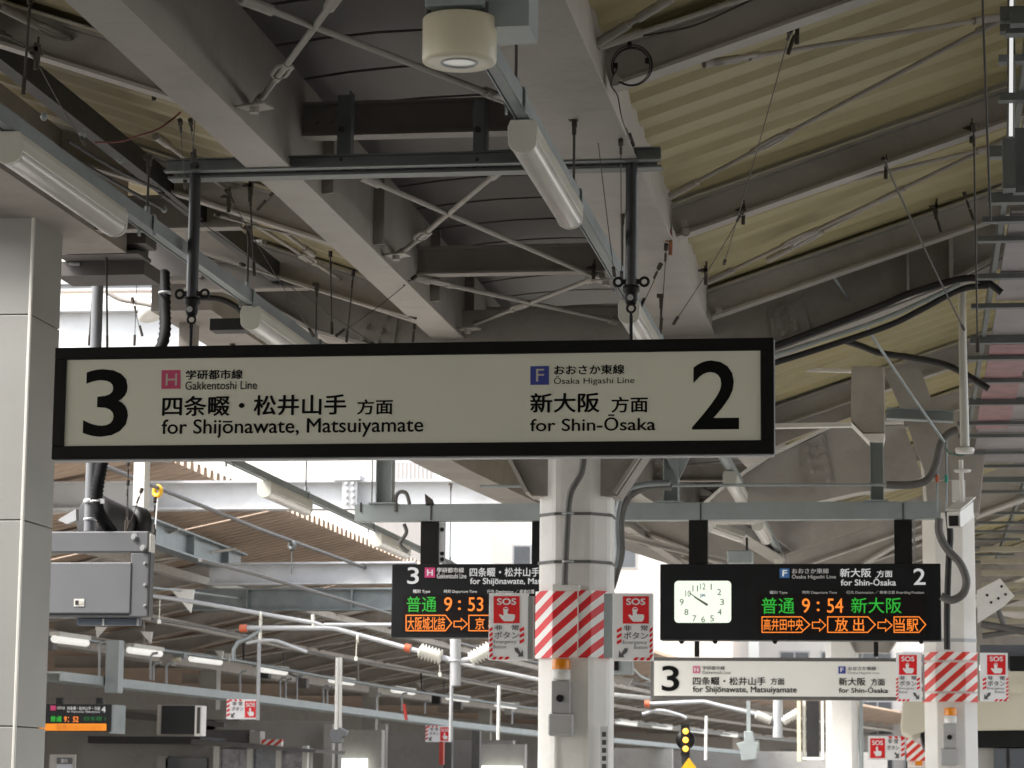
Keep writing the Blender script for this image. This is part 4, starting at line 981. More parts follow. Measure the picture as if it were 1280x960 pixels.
# ================================================================== SOS SIGNS
def sos(x0, y0, x1, y1, Y, label, flip, parent_box=True):
    W_, H_ = x1-x0, y1-y0
    t = thing('emergency_sign', label, 'emergency sign', P((x0+x1)/2, y1, Y=Y), 'SOS emergency button signs')
    put('sign_box', MB().pbox(x0, y0, x1, y1, Y, .05), panelw, t, bevel=.003)
    q = lambda u, v: (x0+u*W_, y0+v*H_)
    def R_(u0, v0, u1, v1, m, dy=.002, name='printed_mark'): return flat(t, [q(u0, v0), q(u1, v0), q(u1, v1), q(u0, v1)], Y-dy, m, name)
    a0, a1 = (.115, .80) if not flip else (.25, .90)
    R_(a0, .045, a1, .45, redink, .0025)
    def tx(b_, u0, u1, v0, v1, m, bold=.02, dy=.0035):
        text(t, b_, q(u0, 0)[0], q(u1, 0)[0], q(0, v0)[1], q(0, v1)[1], Y-dy, m, bold)
    am = (a0+a1)/2; aw = (a1-a0)
    tx('SOS', am-aw*.37, am+aw*.37, .075, .175, whiteink, .03)
    # pointing hand pictogram
    hp = [(-.30,.55),(-.24,.50),(-.12,.60),(-.12,.22),(-.07,.16),(0,.16),(.04,.22),(.04,.48),(.30,.52),(.33,.62),(.30,.86),(.24,.98),(-.10,.98),(-.20,.80)]
    pts = [q(am+u*aw, .20+v*.225) for u, v in hp]; flat(t, pts, Y-.0035, whiteink, 'hand_symbol')
    mb = MB(); c_ = q(am-.03*aw, .20+.2*.225); rr = W_*.07
    ring = [(c_[0]+rr*k*math.cos(i*math.tau/14), c_[1]+rr*k*math.sin(i*math.tau/14)) for k in (1, .72) for i in range(14)]
    mb.add([P(x, y, Y=Y-.0036) for x, y in ring], [(i, (i+1) % 14, 14+(i+1) % 14, 14+i) for i in range(14)]); put('hand_symbol', mb, whiteink, t)
    tx('非　常', a0+.02, a1-.02, .475, .555, greyink, .02); tx('ボタン', a0+.02, a1-.02, .575, .68, greyink, .015)
    tx('Emergency', a0, a0+.60, .70, .765, greyink, -.0); tx('Button', (a0 if not flip else a0+.28), (a0+.33 if not flip else a0+.61), .775, .825, greyink, .0)
    def hatch(u0, v0, u1, v1, n, vert=True):
        for k in range(n):
            if vert:
                va, vb = v0+(v1-v0)*k/n, v0+(v1-v0)*(k+.55)/n; s_ = (v1-v0)/n*.45
                flat(t, [q(u0, min(va+s_, v1)), q(u1, va), q(u1, min(vb, v1)), q(u0, min(vb+s_, v1))], Y-.0025, redink)
            else:
                ua, ub = u0+(u1-u0)*k/n, u0+(u1-u0)*(k+.6)/n; s_ = (u1-u0)/n*.35
                flat(t, [q(ua+s_, v0), q(min(ub+s_, u1), v0), q(ub, v1), q(ua, v1)], Y-.0025, redink)
    if not flip: hatch(.0, .50, .09, .97, 6); hatch(.80, .50, .92, .76, 3); hatch(.06, .95, .55, .995, 3, False)
    else: hatch(.92, .50, 1, .97, 6); hatch(.10, .50, .22, .76, 3); hatch(.5, .95, .98, .995, 3, False)
    # arrow down towards the column
    s_ = -1 if flip else 1; ac = .78 if not flip else .26
    ar = [(-.12,-.06),(-.03,-.03-.03),(.05,.02),(.10,-.03),(.12,.075),(-.03,.075),(.0,.045),(-.10,-.005)]
    flat(t, [q(ac+s_*u, .875+v) for u, v in ar], Y-.0035, greyink, 'arrow')
    return t
YSS = 14.2
s1 = sos(611.5, 741.5, 659, 825, YSS, 'SOS emergency button sign on the left of the centre column', False)
s2 = sos(766, 741.5, 816, 826, YSS, 'SOS emergency button sign between the centre column and the clock', True)
put('mounting_bracket', MB().pbox(659.3, 745, 666, 824, YSS+.02, .05), panelp, s1)
put('mounting_bracket', MB().pbox(755, 742, 765.6, 822, YSS+.03, .05), greygal, s2)
s3 = sos(1120, 816, 1152.5, 877, 21.8, 'SOS emergency button sign on the left of the right-hand column', False)
s4 = sos(1225, 816, 1260.5, 877, 21.8, 'SOS emergency button sign at the right edge of the photo', True)
put('mounting_bracket', MB().pbox(1152.8, 818, 1156, 876, 21.85, .05), panelp, s3); put('mounting_bracket', MB().pbox(1221.5, 818, 1224.7, 876, 21.85, .05), panelp, s4)
def sos_wide(x0, y0, x1, y1, Y, label, red_right, pole=None):
    W_, H_ = x1-x0, y1-y0; t = thing('emergency_sign', label, 'emergency sign', P((x0+x1)/2, y1, Y=Y), 'SOS emergency button signs')
    put('sign_box', MB().pbox(x0, y0, x1, y1, Y, .1), panelw, t)
    q = lambda u, v: (x0+u*W_, y0+v*H_); r0, r1 = (.60, .98) if red_right else (.06, .46)
    flat(t, [q(r0, .1), q(r1, .1), q(r1, .92), q(r0, .92)], Y-.006, redink)
    rm = (r0+r1)/2; text(t, 'SOS', q(rm-.15, 0)[0], q(rm+.15, 0)[0], q(0, .18)[1], q(0, .38)[1], Y-.012, whiteink, .03)
    hp = [(-.30,.55),(-.24,.50),(-.12,.60),(-.12,.1),(.04,.1),(.04,.48),(.30,.52),(.30,.86),(.2,.98),(-.12,.98)]
    flat(t, [q(rm+u*.36, .4+v*.45) for u, v in hp], Y-.012, whiteink, 'hand_symbol')
    o0, o1 = (.14, .56) if red_right else (.5, .86)
    text(t, '非 常', q(o0+.04, 0)[0], q(o1-.04, 0)[0], q(0, .12)[1], q(0, .32)[1], Y-.008, greyink, .02); text(t, 'ボタン', q(o0+.02, 0)[0], q(o1-.02, 0)[0], q(0, .38)[1], q(0, .58)[1], Y-.008, greyink, .02)
    e0 = (0, .1) if red_right else (.9, 1)
    for k in range(4): flat(t, [q(e0[0], .1+k*.22), q(e0[1], .02+k*.22), q(e0[1], .12+k*.22), q(e0[0], .22+k*.22)], Y-.006, redink)
    for k in range(3): u = (.08 if red_right else .55)+k*.16; flat(t, [q(u, 0.01), q(u+.08, 0.01), q(u+.11, .1), q(u+.03, .1)], Y-.006, redink)
    u = .14 if red_right else .84; s_ = 1 if red_right else -1
    flat(t, [q(u, .92), q(u, .70), q(u+s_*.04, .76), q(u+s_*.10, .66), q(u+s_*.13, .72), q(u+s_*.07, .84), q(u+s_*.12, .92)], Y-.008, greyink, 'arrow')
    return t
sos_wide(283.5, 874, 321, 899, 29, 'small SOS sign hanging over the opposite platform near the black monitor', True)
sos_wide(532, 907, 562.5, 927.5, 42, 'small SOS sign on the opposite platform under the 9:53 display', True)
sos_wide(1085, 920, 1131, 950, 33, 'small SOS sign low between the plain column and the right column', False)
fc = thing('striped_post', 'distant post with faded red and white stripes left of the right column', 'column', P(1145, 955, Y=34))
put('shaft', MB().pbox(1134, 922, 1157, 960, 34.1, .25), colp, fc)
put('striped_wrap', MB().pprism([(1133,921),(1157,935),(1157,951),(1133,951)], 34, .3), stripesf, fc)
put('beacon_lens', MB().pbox(1144, 951, 1153, 957, 33.8, .1), amber, fc)

# ================================================================== FAR DIRECTION SIGN
YF2 = 25.8
s5 = thing('direction_sign', 'distant white direction sign below the clock, partly hidden by an SOS sign', 'sign', P(990, 877, Y=YF2))
put('frame', MB().pbox(813, 821.5, 1175, 876, YF2+.02, .08), greycab, s5, bevel=.004)
put('sign_face', MB().pbox(817.5, 826, 1171, 871.5, YF2, .05), signfw, s5)
T = lambda b_, xa, xb, yt, yb, m=ink, bold=.015, Y=YF2-.006, p=s5: text(p, b_, xa, xb, yt, yb, Y, m, bold)
T('3', 827, 849, 832, 864, bold=.03)
flat(s5, rectpx(866, 832.5, 875, 841.5), YF2-.006, mat('faded_pink', (.62, .16, .27), .5), 'line_symbol'); T('H', 868, 873, 834.5, 839.5, whiteink, .02, YF2-.01)
T('学研都市線', 878, 906, 832.5, 837.5, greyink); T('Gakkentoshi Line', 878, 913, 838.5, 842.5, greyink, 0)
T('四条畷・松井山手', 866, 957, 846, 856.5); T('方面', 963, 980.5, 847.5, 856); T('for Shijōnawate, Matsuiyamate', 866, 996, 857.5, 867.5)
flat(s5, rectpx(1048, 833, 1057, 842), YF2-.006, blueink, 'line_symbol'); T('F', 1050.5, 1054.5, 834.5, 840, whiteink, .02, YF2-.01)
T('おおさか東線', 1060, 1095, 833, 838, greyink); T('Ōsaka Higashi Line', 1060, 1099, 839, 843, greyink, 0)
T('新大阪', 1048.5, 1082, 847, 857); T('方面', 1088.5, 1106, 848, 857); T('for Shin-Ōsaka', 1048.5, 1110, 858, 866)
T('2', 1140, 1160, 832, 864, bold=.03)
g = MB()
for x in (868, 1092): g.pbox(x, 790, x+6, 821, YF2+.04, .05)
put('drop_post', g, black, s5)

# ================================================================== RIGHT SIDE
# cable ladder running along overhead
LZ = 4.28
lad = thing('cable_ladder', 'overhead steel cable ladder with many rungs at the right edge', 'cable ladder', (.4, 12, LZ))
xe_l = P(1240, 245, Z=LZ).x
g = MB(); g.box(xe_l+.05, xe_l+.075, 6, 40, LZ+.0, LZ+.07); g.box(xe_l+.62, xe_l+.645, 6, 40, LZ, LZ+.07); put('side_rail', g, galvd, lad)
rung_y = [20, 36, 71, 119, 187, 245, 272, 296, 343, 380, 422, 445, 474, 500, 527, 543, 564, 581, 598, 613, 627, 640, 652, 663, 673, 683, 692, 701, 709, 717]
for k, yy in enumerate(rung_y):
    Yr = P(1260, yy, Z=LZ).y; h = .026+(.022 if k in (0, 4, 5, 10, 13, 18) else 0)
    off = .02+.03*((k*7) % 5)/5
    g = MB().beam((xe_l-off, Yr, LZ-.012), (xe_l+.8, Yr, LZ-.012), .06, h, 'C', .005); put('rung', g, galvd, lad)
for k in range(5):      # pale boards lying on the ladder
    y0 = 10+k*2.6
    g = MB().box(xe_l+.09+.01*k, xe_l+.6, y0, y0+2.4, LZ+.012, LZ+.03); put('tray_cover', g, pinkpan, lad)
pk = mat('red_lettered_board', (.30, .16, .165), .5, var=.4, scale=7)
g = MB().box(xe_l+.11, xe_l+.35, 16.5, 20.5, LZ+.004, LZ+.01); put('reddish_label', g, pk, lad)
cable('hanging_tube', [(1264,-10,9.8),(1264,40,9.8),(1264,100,9.8),(1263,172,9.8)], 9.8, 5, galvd, 'grey vertical hanging tube at the upper right corner', 'tube')
gg = solo('glowing_thin_tube', MB().cyl(P(1264.5, -10, Y=9.7), P(1263.5, 170, Y=9.7), .007, 8), mat('thin_tube_glow', (.85, .85, .85), .15, emit=.35), 'thin bright vertical tube at the upper right corner', 'tube')  # thin emissive rod set just in front of the hanging tube
g = MB(); g.pbox(1253, 172, 1270, 235, 9.9, .08); g.pbox(1266, 160, 1295, 240, 10, .05); solo('bracket_box', g, galvd, 'grey bracket box hanging under the vertical tube at upper right', 'bracket')
g = MB()
for y0, w in ((8, 16), (30, 8), (116, 8)): g.pbox(1250, y0, 1295, y0+w, 9.6, .05)
solo('cross_bracket', g, galvd, 'dark cross brackets on the vertical tube at upper right', 'bracket')
# white pole with bracket
wp = thing('white_pole', 'slender white pole rising beside the cable ladder', 'pole', P(1205, 560, Y=15))
a, b = P(1202, 300, Y=15), P(1206, 558, Y=15); g = MB(); g.tube([(b.x, 15, b.z), (b.x-.003, 15, (a.z+b.z)/2), (a.x, 15, a.z)], [.026, .022, .019], 14); put('shaft', g, lampw, wp)
g = MB(); g.cyl((a.x, 14.97, a.z+.03), (a.x, 15.03, a.z+.03), .03, 14); put('pole_head', g, lampw, wp); put('eye', MB().cyl((a.x, 14.96, a.z+.03), (a.x, 14.969, a.z+.03), .014, 12), black, wp)
a, b = P(1172, 297, Y=15), P(1222, 278, Y=15); put('top_bracket', MB().beam(a, b, .05, .012), lampw, wp)
a = P(1206, 562, Y=15); put('base_disc', MB().lathe(a, [(0, -.02), (.05, -.02), (.055, 0), (.05, .01), (0, .012)], n=20), whitep, wp)
# security camera
sc_ = thing('security_camera', 'white boxed security camera on the right column', 'camera', P(1195, 665, Y=17))
ca = P(1192, 650, Y=16.7); dv = Vector((.115, .14, .085)); 
up = Vector((-.02, -.02, 1)).normalized(); sdv = Vector((1, -.25, .0)).normalized()
def cbox(c, half_w, half_h, d):
    return MB().prism([c-sdv*half_w-up*half_h, c+sdv*half_w-up*half_h, c+sdv*half_w+up*half_h, c-sdv*half_w+up*half_h], d)
put('housing', cbox(ca, .042, .05, Vector((.09, .34, .10))), whitep, sc_, bevel=.004)
put('glass', cbox(ca-Vector((0,.006,0.006)), .03, .032, Vector((0, .004, .001))), black, sc_)
put('hood', cbox(ca+up*.058-Vector((0,.05,0)), .048, .004, Vector((.1, .42, .12))), whitep, sc_)
g = MB(); a = P(1203, 630, Y=16.9); b = P(1201, 575, Y=16.9); g.tube([a, b], .014, 10); g.pbox(1190, 600, 1207, 626, 17.0, .08); put('mount', g, whitep, sc_)
g = MB(); a = P(1203, 590, Y=16.9); g.lathe(a, [(0, 0), (.05, 0), (.055, .012), (0, .02)], n=20); put('mount_disc', g, whitep, sc_)
# cables at the right
cable('thick_cable', [(900,455,14.3),(970,432,14.3),(1085,389,14.3),(1140,366,14.3),(1200,349,14.3),(1228,350,14.3),(1252,366,14.3)], 14.3, 4.5, cabl, 'upper thick black cable along the frame arm right of the sign')
cable('thick_cable', [(900,472,14.3),(970,453,14.3),(1100,411,14.3),(1150,388,14.3),(1200,362,14.3),(1235,357,14.3)], 14.3, 4, cabl, 'lower thick black cable along the frame arm right of the sign')
cable('thick_cable', [(900,462,14.25),(970,443,14.25),(1100,400,14.25),(1200,355,14.25)], 14.3, 3, greygal, 'pale pipe between the two thick black cables')
cable('thick_cable', [(1056,426,17),(1075,432,17),(1100,441,17),(1140,447,17),(1175,454,17),(1200,464,17),(1236,486,17)], 17, 4.2, cabl, 'black cable sagging from the bracket box to the white pole')
cable('flexible_conduit', [(1108,606,17.3),(1140,606,17.3),(1160,599,17.3),(1170,580,17.3),(1176,555,17.3),(1186,542,17.3),(1197,537,17.3)], 17.3, 5, greycab, 'grey flexible conduit curving up from the end of the display beam')
cable('flexible_conduit', [(1174,648,17.3),(1174,665,17.3),(1183,685,17.3),(1200,704,17.3),(1208,725,17.3),(1204,742,17.3),(1190,750,17.3),(1176,745,17.3)], 17.3, 5, greycab, 'outer loop of grey conduit under the security camera')
cable('flexible_conduit', [(1185,640,17.35),(1188,670,17.35),(1186,700,17.35),(1184,760,17.35),(1184,812,17.35)], 17.3, 4, cabl, 'straight dark conduit down the right column behind the loop')
for x, m_ in ((1171.5, orangep), (1183, stainlb)):
    g = MB().cyl(P(x, 540 if x > 1180 else 560, Y=17.3), P(x, 640, Y=17.3), .006, 8)
    o = solo('thin_conduit', g, galv, 'thin vertical conduit with %s marker beside the security camera' % ('orange' if x < 1180 else 'green'), 'conduit')
    put('marker', MB().cyl(P(x, 594, Y=17.3), P(x, 603, Y=17.3), .012, 8), m_, o)
g = MB(); g.tube([P(1182,560,Y=17),P(1186,566,Y=16.9),(P(1200,570,Y=16.9)),P(1210,566,Y=16.9)], .006, 6); solo('green_wire', g, mat('green_wire', (.10,.20,.17), .5), 'loop of greenish wire at the foot of the white pole', 'wire')
# gusset plate with holes
gp_ = thing('gusset_plate', 'pale steel plate with bolt holes on the right column', 'plate', P(1245, 780, Y=21.9))
put('plate', MB().pprism([(1221,738),(1250,723),(1268,745),(1256,757),(1222,779)], 21.9, .03), colp, gp_)
g = MB()
for x, y in ((1234,744),(1239,753),(1248,748),(1257,743),(1252,733)): p = P(x, y, Y=21.898); g.cyl(p, p-Vector((0,.004,0)), .011, 10)
put('hole', g, black, gp_)
g = MB()
for k in range(9):
    y0 = 668+k*15; g.pbox(1225+k*.5, y0, 1300, y0+6, 30+k*.3, .1)
sl = solo('slatted_soffit', g, mat('pale_slats', (.42, .385, .30), .6, dirt=.2), 'pale horizontal slats beyond the cable ladder at the right edge', 'soffit')
g = MB(); g.pbox(1225, 806, 1300, 836, 27, .2); dk = solo('dark_fascia', g, mat('blue_grey_fascia', (.10, .105, .12), .6), 'dark blue-grey fascia behind the right SOS sign', 'fascia')
put('black_screen', MB().pbox(1262, 820, 1300, 839, 26.9, .05), black, dk)
g = MB(); g.tube([P(1228,795,Y=28),P(1300,785,Y=28)], .03, 6); g.tube([P(1240,740,Y=29),P(1258,792,Y=29)], .03, 6); g.tube([P(1226,780,Y=28),P(1300,793,Y=28)], .04, 6)
solo('steel_struts', g, greycab, 'grey steel struts under the slats at the right edge', 'struts')
# cream building
cb_ = thing('cream_building', 'cream panelled cabin with dark window band behind the right column', 'building', P(1200, 1050, Y=29))
put('wall', MB().pprism([(1129,872),(1225,838),(1340,838),(1340,912),(1157,914),(1140,920),(1125,912)], 28.5, 3), creamw, cb_, bevel=.02)
put('window_band', MB().pprism([(1150,913),(1340,912),(1340,934),(1155,934)], 28.6, 3), black, cb_)
put('lower_wall', MB().pbox(1158, 934.3, 1340, 1100, 28.7, 3), wallm, cb_)
put('window', MB().pbox(1242, 936, 1258, 962, 28.6, .1), winm, cb_); put('window', MB().pbox(1262, 936, 1290, 962, 28.6, .1), winm, cb_)
put('ceiling_light', MB().pbox(1262, 855, 1280, 866, 28.3, .1), creamp, cb_)
# small equipment on the centre column's right
u = thing('small_monitor', 'small black-faced unit under the SOS sign right of the centre column', 'monitor', P(770, 840, Y=17))
put('case', MB().pbox(758, 822, 790, 843, 17, .12), greygal, u, bevel=.005); put('face', MB().pbox(762, 826, 773, 838, 16.99, .02), black, u)
g = MB(); g.pprism([(766,844),(790,848),(784,858),(768,852)], 17.05, .1); put('bracket', g, paint, u)
nt = thing('notice_strip', 'narrow white notice strip low on the centre column', 'notice', P(752, 960, Y=YC))
put('plate', MB().pbox(750.5, 908, 760, 975, YC-.005+.02, .01), panelw, nt)
for k in range(5): put('printed_mark', MB().pbox(752.5, 915+k*10, 757.5, 921+k*10, YC+.011, .002), greyink, nt)

exec_far = True
# ================================================================== OPPOSITE PLATFORM
def ox(Y): return -10+.0008*max(0, Y-31)**2
oc = thing('opposite_canopy', 'long canopy with brown corrugated decking over the opposite platform', 'canopy', (-12, 40, 0))
def zo(u): return 3.65+(u)*.215     # u metres towards our side from the low line
XO = lambda Y, u: ox(Y)-2.2+u
Ys = [24+k*2.6 for k in range(42)]
for k, Y in enumerate(Ys):
    U = 3.3
    A, B = Vector((XO(Y, -3.6), Y, zo(0)+1.0)), Vector((XO(Y, 0), Y, zo(0))); C = Vector((XO(Y, U), Y, zo(U)))
    put('rafter', MB().beam(B, C, .16, .22, 'I', .02), mat('pale_rafter', (.50, .47, .43), .6, dirt=.3), oc)
    A.z = zo(0)
    if k % 3 == 0: put('rafter', MB().beam(A, B, .16, .22, 'I', .02), MATS['pale_rafter'], oc)
g = MB()
def deck2(mb, ua, ub, za, zb, ya, yb, pitch=.27, dep=.09):
    prof = []; y = ya
    while y < yb: prof += [(y, 0), (y+pitch*.4, 0), (y+pitch*.5, dep), (y+pitch*.9, dep)]; y += pitch
    vs = []
    for yy, dz in prof: vs += [(XO(yy, ua), yy, za+dz), (XO(yy, ub), yy, zb+dz)]
    mb.add(vs, [(2*i, 2*i+1, 2*i+3, 2*i+2) for i in range(len(prof)-1)]); return mb
for a, b in zip([24, 31.2, 40, 55, 80, 110], [31.2, 40, 55, 80, 110, 134]):
    put('corrugated_roofing', deck2(MB(), 0, 4.7, zo(0)+.14, zo(4.7)+.14, a, b), deckbr, oc)
    put('corrugated_roofing', deck2(MB(), 0, -11, zo(0)+.14, zo(0)+.14, a, b), deckbr, oc)
def olong(mb, u, z, w, h, ya=24, yb=134, kind='box', step=6):
    y = ya
    while y < yb: mb.beam((XO(y, u), y, z), (XO(y+step, u), y+step, z), w, h, kind, .02); y += step
    return mb
put('back_wall', olong(MB(), -7.5, 1.9, .2, 3.9), wallm2, oc)
put('valley_gutter', olong(MB(), 0, zo(0)-.12, .3, .22), MATS['pale_rafter'], oc)
put('purlin', olong(MB(), 1.5, zo(1.5)-.16, .12, .1, kind='box'), MATS['pale_rafter'], oc)
put('purlin', olong(MB(), 3.0, zo(3.0)-.16, .12, .1, kind='box'), MATS['pale_rafter'], oc)
br = MB()
for k, Y in enumerate(Ys[:24]):
    if k % 2 == 0:
        br.tube([(XO(Y, .3), Y, zo(.3)-.14), (XO(Y+2.6, 4), Y+2.6, zo(4)-.14)], .02, 5); br.tube([(XO(Y, 4), Y, zo(4)-.14), (XO(Y+2.6, .3), Y+2.6, zo(.3)-.14)], .02, 5)
put('brace_rods', br, MATS['pale_rafter'], oc)
# columns of the opposite canopy
for k, Y in enumerate((33, 45, 57, 69, 84, 100)):
    g = MB().box(XO(Y, -.15), XO(Y, .15), Y, Y+.3, 0, zo(0)-.2)
    solo('canopy_column', g, wallm, ['first', 'second', 'third', 'fourth', 'fifth', 'last'][k]+' grey column along the opposite platform counted from the left', 'column', 'columns of the opposite canopy')
# triangular pale gussets under the rafters
for k, (x, y, s_, Y) in enumerate(((119,783,1,30),(175,789,1.1,31),(212,735,2.2,29),(268,813,.8,37),(277,816,.8,38),(345,832,.7,42),(520,853,.6,55),(640,877,.6,60),(700,745+0,0,0))):
    if not s_: continue
    g = MB().pprism([(x, y), (x+14*s_, y+1*s_), (x+(2 if k == 0 else 12)*s_, y+14*s_)], Y, .03)
    solo('triangular_bracket', g, whitep, 'small pale triangular bracket, number %s from the left under the opposite canopy' % ['one', 'two', 'three', 'four', 'five', 'six', 'seven', 'eight'][k], 'bracket', 'triangular brackets')
litlamp = mat('lit_lamp_tube', (1, .98, .92), emit=.30)
# lamp line of the opposite platform
lz = 3.42
orl = thing('lamp_rail', 'long thin lamp rail running below the opposite canopy', 'lamp rail', (ox(40), 40, lz))
pts = [P(60,793,Y=30), P(160,807,Y=33.5), P(295,825.5,Y=39), P(400,845,Y=44), P(515,864,Y=51), P(640,882,Y=59), P(762,899,Y=72), P(900,917,Y=90), P(1030,931,Y=118)]
put('channel', MB().tube(pts, .032, 6), galv, orl)
for i, (x, y, w, Y) in enumerate(((88,798,20,30.5),(181,812,19,34),(257,823,18,37.5),(342,836.5,15,41.5),(427,850,14,46),(504,862.5,13,50.5),(572,872,13,55),(632,881,12,60),(783,903,12,74),(828,908,11,80),(870,913,11,86),(911,918,10,92))):
    t = thing('strip_lamp', ['first', 'second', 'third', 'fourth', 'fifth', 'sixth', 'seventh', 'eighth', 'ninth', 'tenth', 'eleventh', 'twelfth'][i]+' small strip lamp from the left on the opposite lamp rail', 'lamp', P(x, y+4, Y=Y), 'strip lamps on the opposite lamp rail')
    sl_ = .13*w; a = P(x-w, y-sl_, Y=Y-.8); b = P(x+w, y+sl_, Y=Y+.8)
    put('housing', MB().beam(a+Vector((0,0,.03)), b+Vector((0,0,.03)), .12, .05), lampw, t); put('tube_cover', MB().tube([a-Vector((0,0,.03)), b-Vector((0,0,.03))], .045, 8), litlamp, t)
t = thing('round_downlight', 'tiny cream round downlight on the opposite lamp rail', 'lamp', P(221, 828, Y=36))
put('drum', MB().lathe(P(221, 827, Y=36), [(0, 0), (.06, 0), (.065, .06), (0, .06)]), creamp, t); put('housing_box', MB().pbox(215, 816, 230, 823, 36, .15), greygal, t)
t = thing('strip_lamp', 'thin strip lamp glimpsed above the clock under the display beam', 'lamp', P(905, 655, Y=22))
a, b = P(888, 655, Y=21.6), P(925, 668, Y=22.6); put('housing', MB().beam(a, b, .09, .05), lampw, t); put('tube_cover', MB().tube([a-Vector((0,0,.04)), b-Vector((0,0,.04))], .03, 8), tubec, t)
t = thing('ceiling_box', 'pale equipment box hanging from the roof just above the right train display', 'box', P(922, 703, Y=21))
put('case', MB().pbox(909, 688, 940, 704, 21, .2), greygal, t, bevel=.01); put('hanger', MB().pbox(932, 672, 935, 688, 21.1, .03), dkst, t)
# cable tray of the opposite platform
g = MB(); tp = [P(60,845,Y=28), P(130,853,Y=30), P(320,874,Y=36), P(560,905,Y=46), P(667,917,Y=52), P(780,927,Y=62), P(990,947,Y=88)]
for a, b in zip(tp, tp[1:]): g.beam(a, b, .3, .10, 'U', .02)
tr = solo('cable_tray', g, greygal, 'long grey cable tray running along the opposite platform', 'cable tray')
g = MB()
for (x, y, yb) in ((124,804,858),(188,818,850),(192,830,850),(208,830,858),(300,840,868),(350,848,872),(357,850,874),(371,845,878),(404,858,882),(409,860,882),(470,868,890),(502,867,889),(531,876,892),(640,890,905)):
    Y = 29+(x-60)*.036; pa, pb = P(x, yb, Y=Y), P(x, y+3, Y=Y); g.tube([pa, pb, pb+Vector((.03,0,.04)), pb+Vector((.1,0,.05))], .018, 6)
solo('conduit_drops', g, alu, 'row of short bent conduits rising from the opposite cable tray', 'conduits')
g = MB(); g.pbox(133, 800, 147, 866, 29.5, .2); solo('grey_post', g, greygal, 'grey steel post above the platform 4 display', 'post')
# stays, conduits and fittings under the opposite canopy
random.seed(3)
for k in range(10):
    Y = 32+k*4.5; x0 = XO(Y, 1.2+.25*(k % 3)); z_ = zo(1.2)-.14
    g = MB(); g.tube([(x0, Y, z_), (x0+.02, Y, z_-.35), (x0+.25, Y+.3, z_-.45)], .02, 6)
    g.box(x0+.18, x0+.36, Y+.25, Y+.45, z_-.62, z_-.45)
    solo('ceiling_fitting', g, [greycab, wallm, cabl][k % 3], ['first', 'second', 'third', 'fourth', 'fifth', 'sixth', 'seventh', 'eighth', 'ninth', 'tenth'][k]+' small fitting hanging under the opposite canopy, counted away from the camera', 'fitting', 'small fittings under the opposite canopy', bevel=.01)
for (pts_, rr_, m_, lab) in (
    ([(190,774,30),(250,783,32),(330,800,37),(420,822,43),(560,845,52),(680,868,62)], .018, greycab, 'dark sagging cable strung under the opposite canopy'),
    ([(176,733,26),(240,740,30),(300,748,34),(395,735,38)], .012, greygal, 'thin pale stay wire above the porcelain bracket'),
    ([(560,800,40),(640,822,50),(760,846,64),(860,868,80)], .025, greycab, 'dark cable beyond the insulator mast'),
    ([(770,815,60),(800,845,66),(815,852,70)], .03, greygal, 'pale conduit beyond the centre column')):
    wirept([(x, y, Y_) for x, y, Y_ in pts_], rr_, m_, 'overhead_cable', lab, 'cable')
# walls and rooms of the opposite platform
def W_(xa, ya, xb, yb, Y, d, m, name, label, cat, **k): return solo(name, MB().pbox(xa, ya, xb, yb, Y, d), m, label, cat, **k)
far = thing('platform_room', 'grey walled room along the back of the opposite platform', 'building', P(300, 1000, Y=46))
put('wall', MB().pbox(-40, 898, 420, 1080, 45, .3), wallm2, far); put('wall', MB().pbox(410, 912, 475, 1060, 50, .3), wallm, far)
put('wall', MB().pbox(475, 916, 560, 1060, 54, .3), wallm2, far); put('wall', MB().pbox(560, 925, 640, 1060, 56, .3), wallm2, far); put('wall', MB().pbox(600, 930, 655, 1060, 55, .3), wallm, far)
put('wall', MB().pbox(760, 935, 840, 1030, 66, .3), wallm, far); put('wall', MB().pbox(840, 938, 1110, 1030, 80, .3), wallm2, far)
put('upper_band', MB().pbox(60, 886, 300, 900, 44.5, .3), wallm, far); put('upper_band', MB().pprism([(145,888),(280,903),(280,909),(145,897)], 44.2, .2), greycab, far)
put('upper_band', MB().pbox(300, 905, 420, 914, 47, .3), wallm, far)
for x in (419, 437, 449): put('bright_window', MB().pbox(x, 948, x+(16 if x == 419 else 9), 975, 49.8, .1), winlit, far)
put('bright_window', MB().pbox(602, 957, 652, 975, 54.8, .1), winlit, far)
for x in (405, 555, 590, 472): put('pillar', MB().pbox(x, 905, x+8, 1060, 44.6 if x < 450 else 53, .2), wallm if x in (405, 472) else greycab, far)
g = MB(); kk = thing('kiosk', 'small kiosk with lean roof and glazed front on the opposite platform', 'kiosk', P(300, 1000, Y=38))
put('roof', MB().pprism([(240,924),(262,926),(395,937),(393,941),(262,932),(238,930)], 37, 2), greycab, kk)
put('wall', MB().pbox(100, 928, 262, 1060, 38.4, .2), wallm2, kk); put('roof', MB().pbox(110, 920, 250, 930, 38, 1.5), cabl, kk)
put('door_panel', MB().pbox(196, 945, 207, 1050, 38.3, .1), wallm, kk); put('dark_window', MB().pbox(207, 947, 257, 1000, 38.3, .05), winm, kk)
for x0, x1 in ((273, 298), (299, 309), (312, 344), (347, 356), (357, 378)):
    pn = put('pane', MB().pbox(x0, 936, x1, 1000, 37.6, .02), mat('reflecting_pane', (.34, .30, .34), .15, var=.6, scale=9) if x0 % 2 else mat('grey_pane', (.20, .21, .24), .15, var=.5, scale=8), kk)
g = MB()
for x in (267, 309, 345, 378): g.pbox(x, 932, x+4, 1050, 37.5, .12)
put('mullion', g, whitep, kk)
put('back_wall', MB().pbox(262, 934, 385, 1060, 37.9, .2), wallm2, kk)
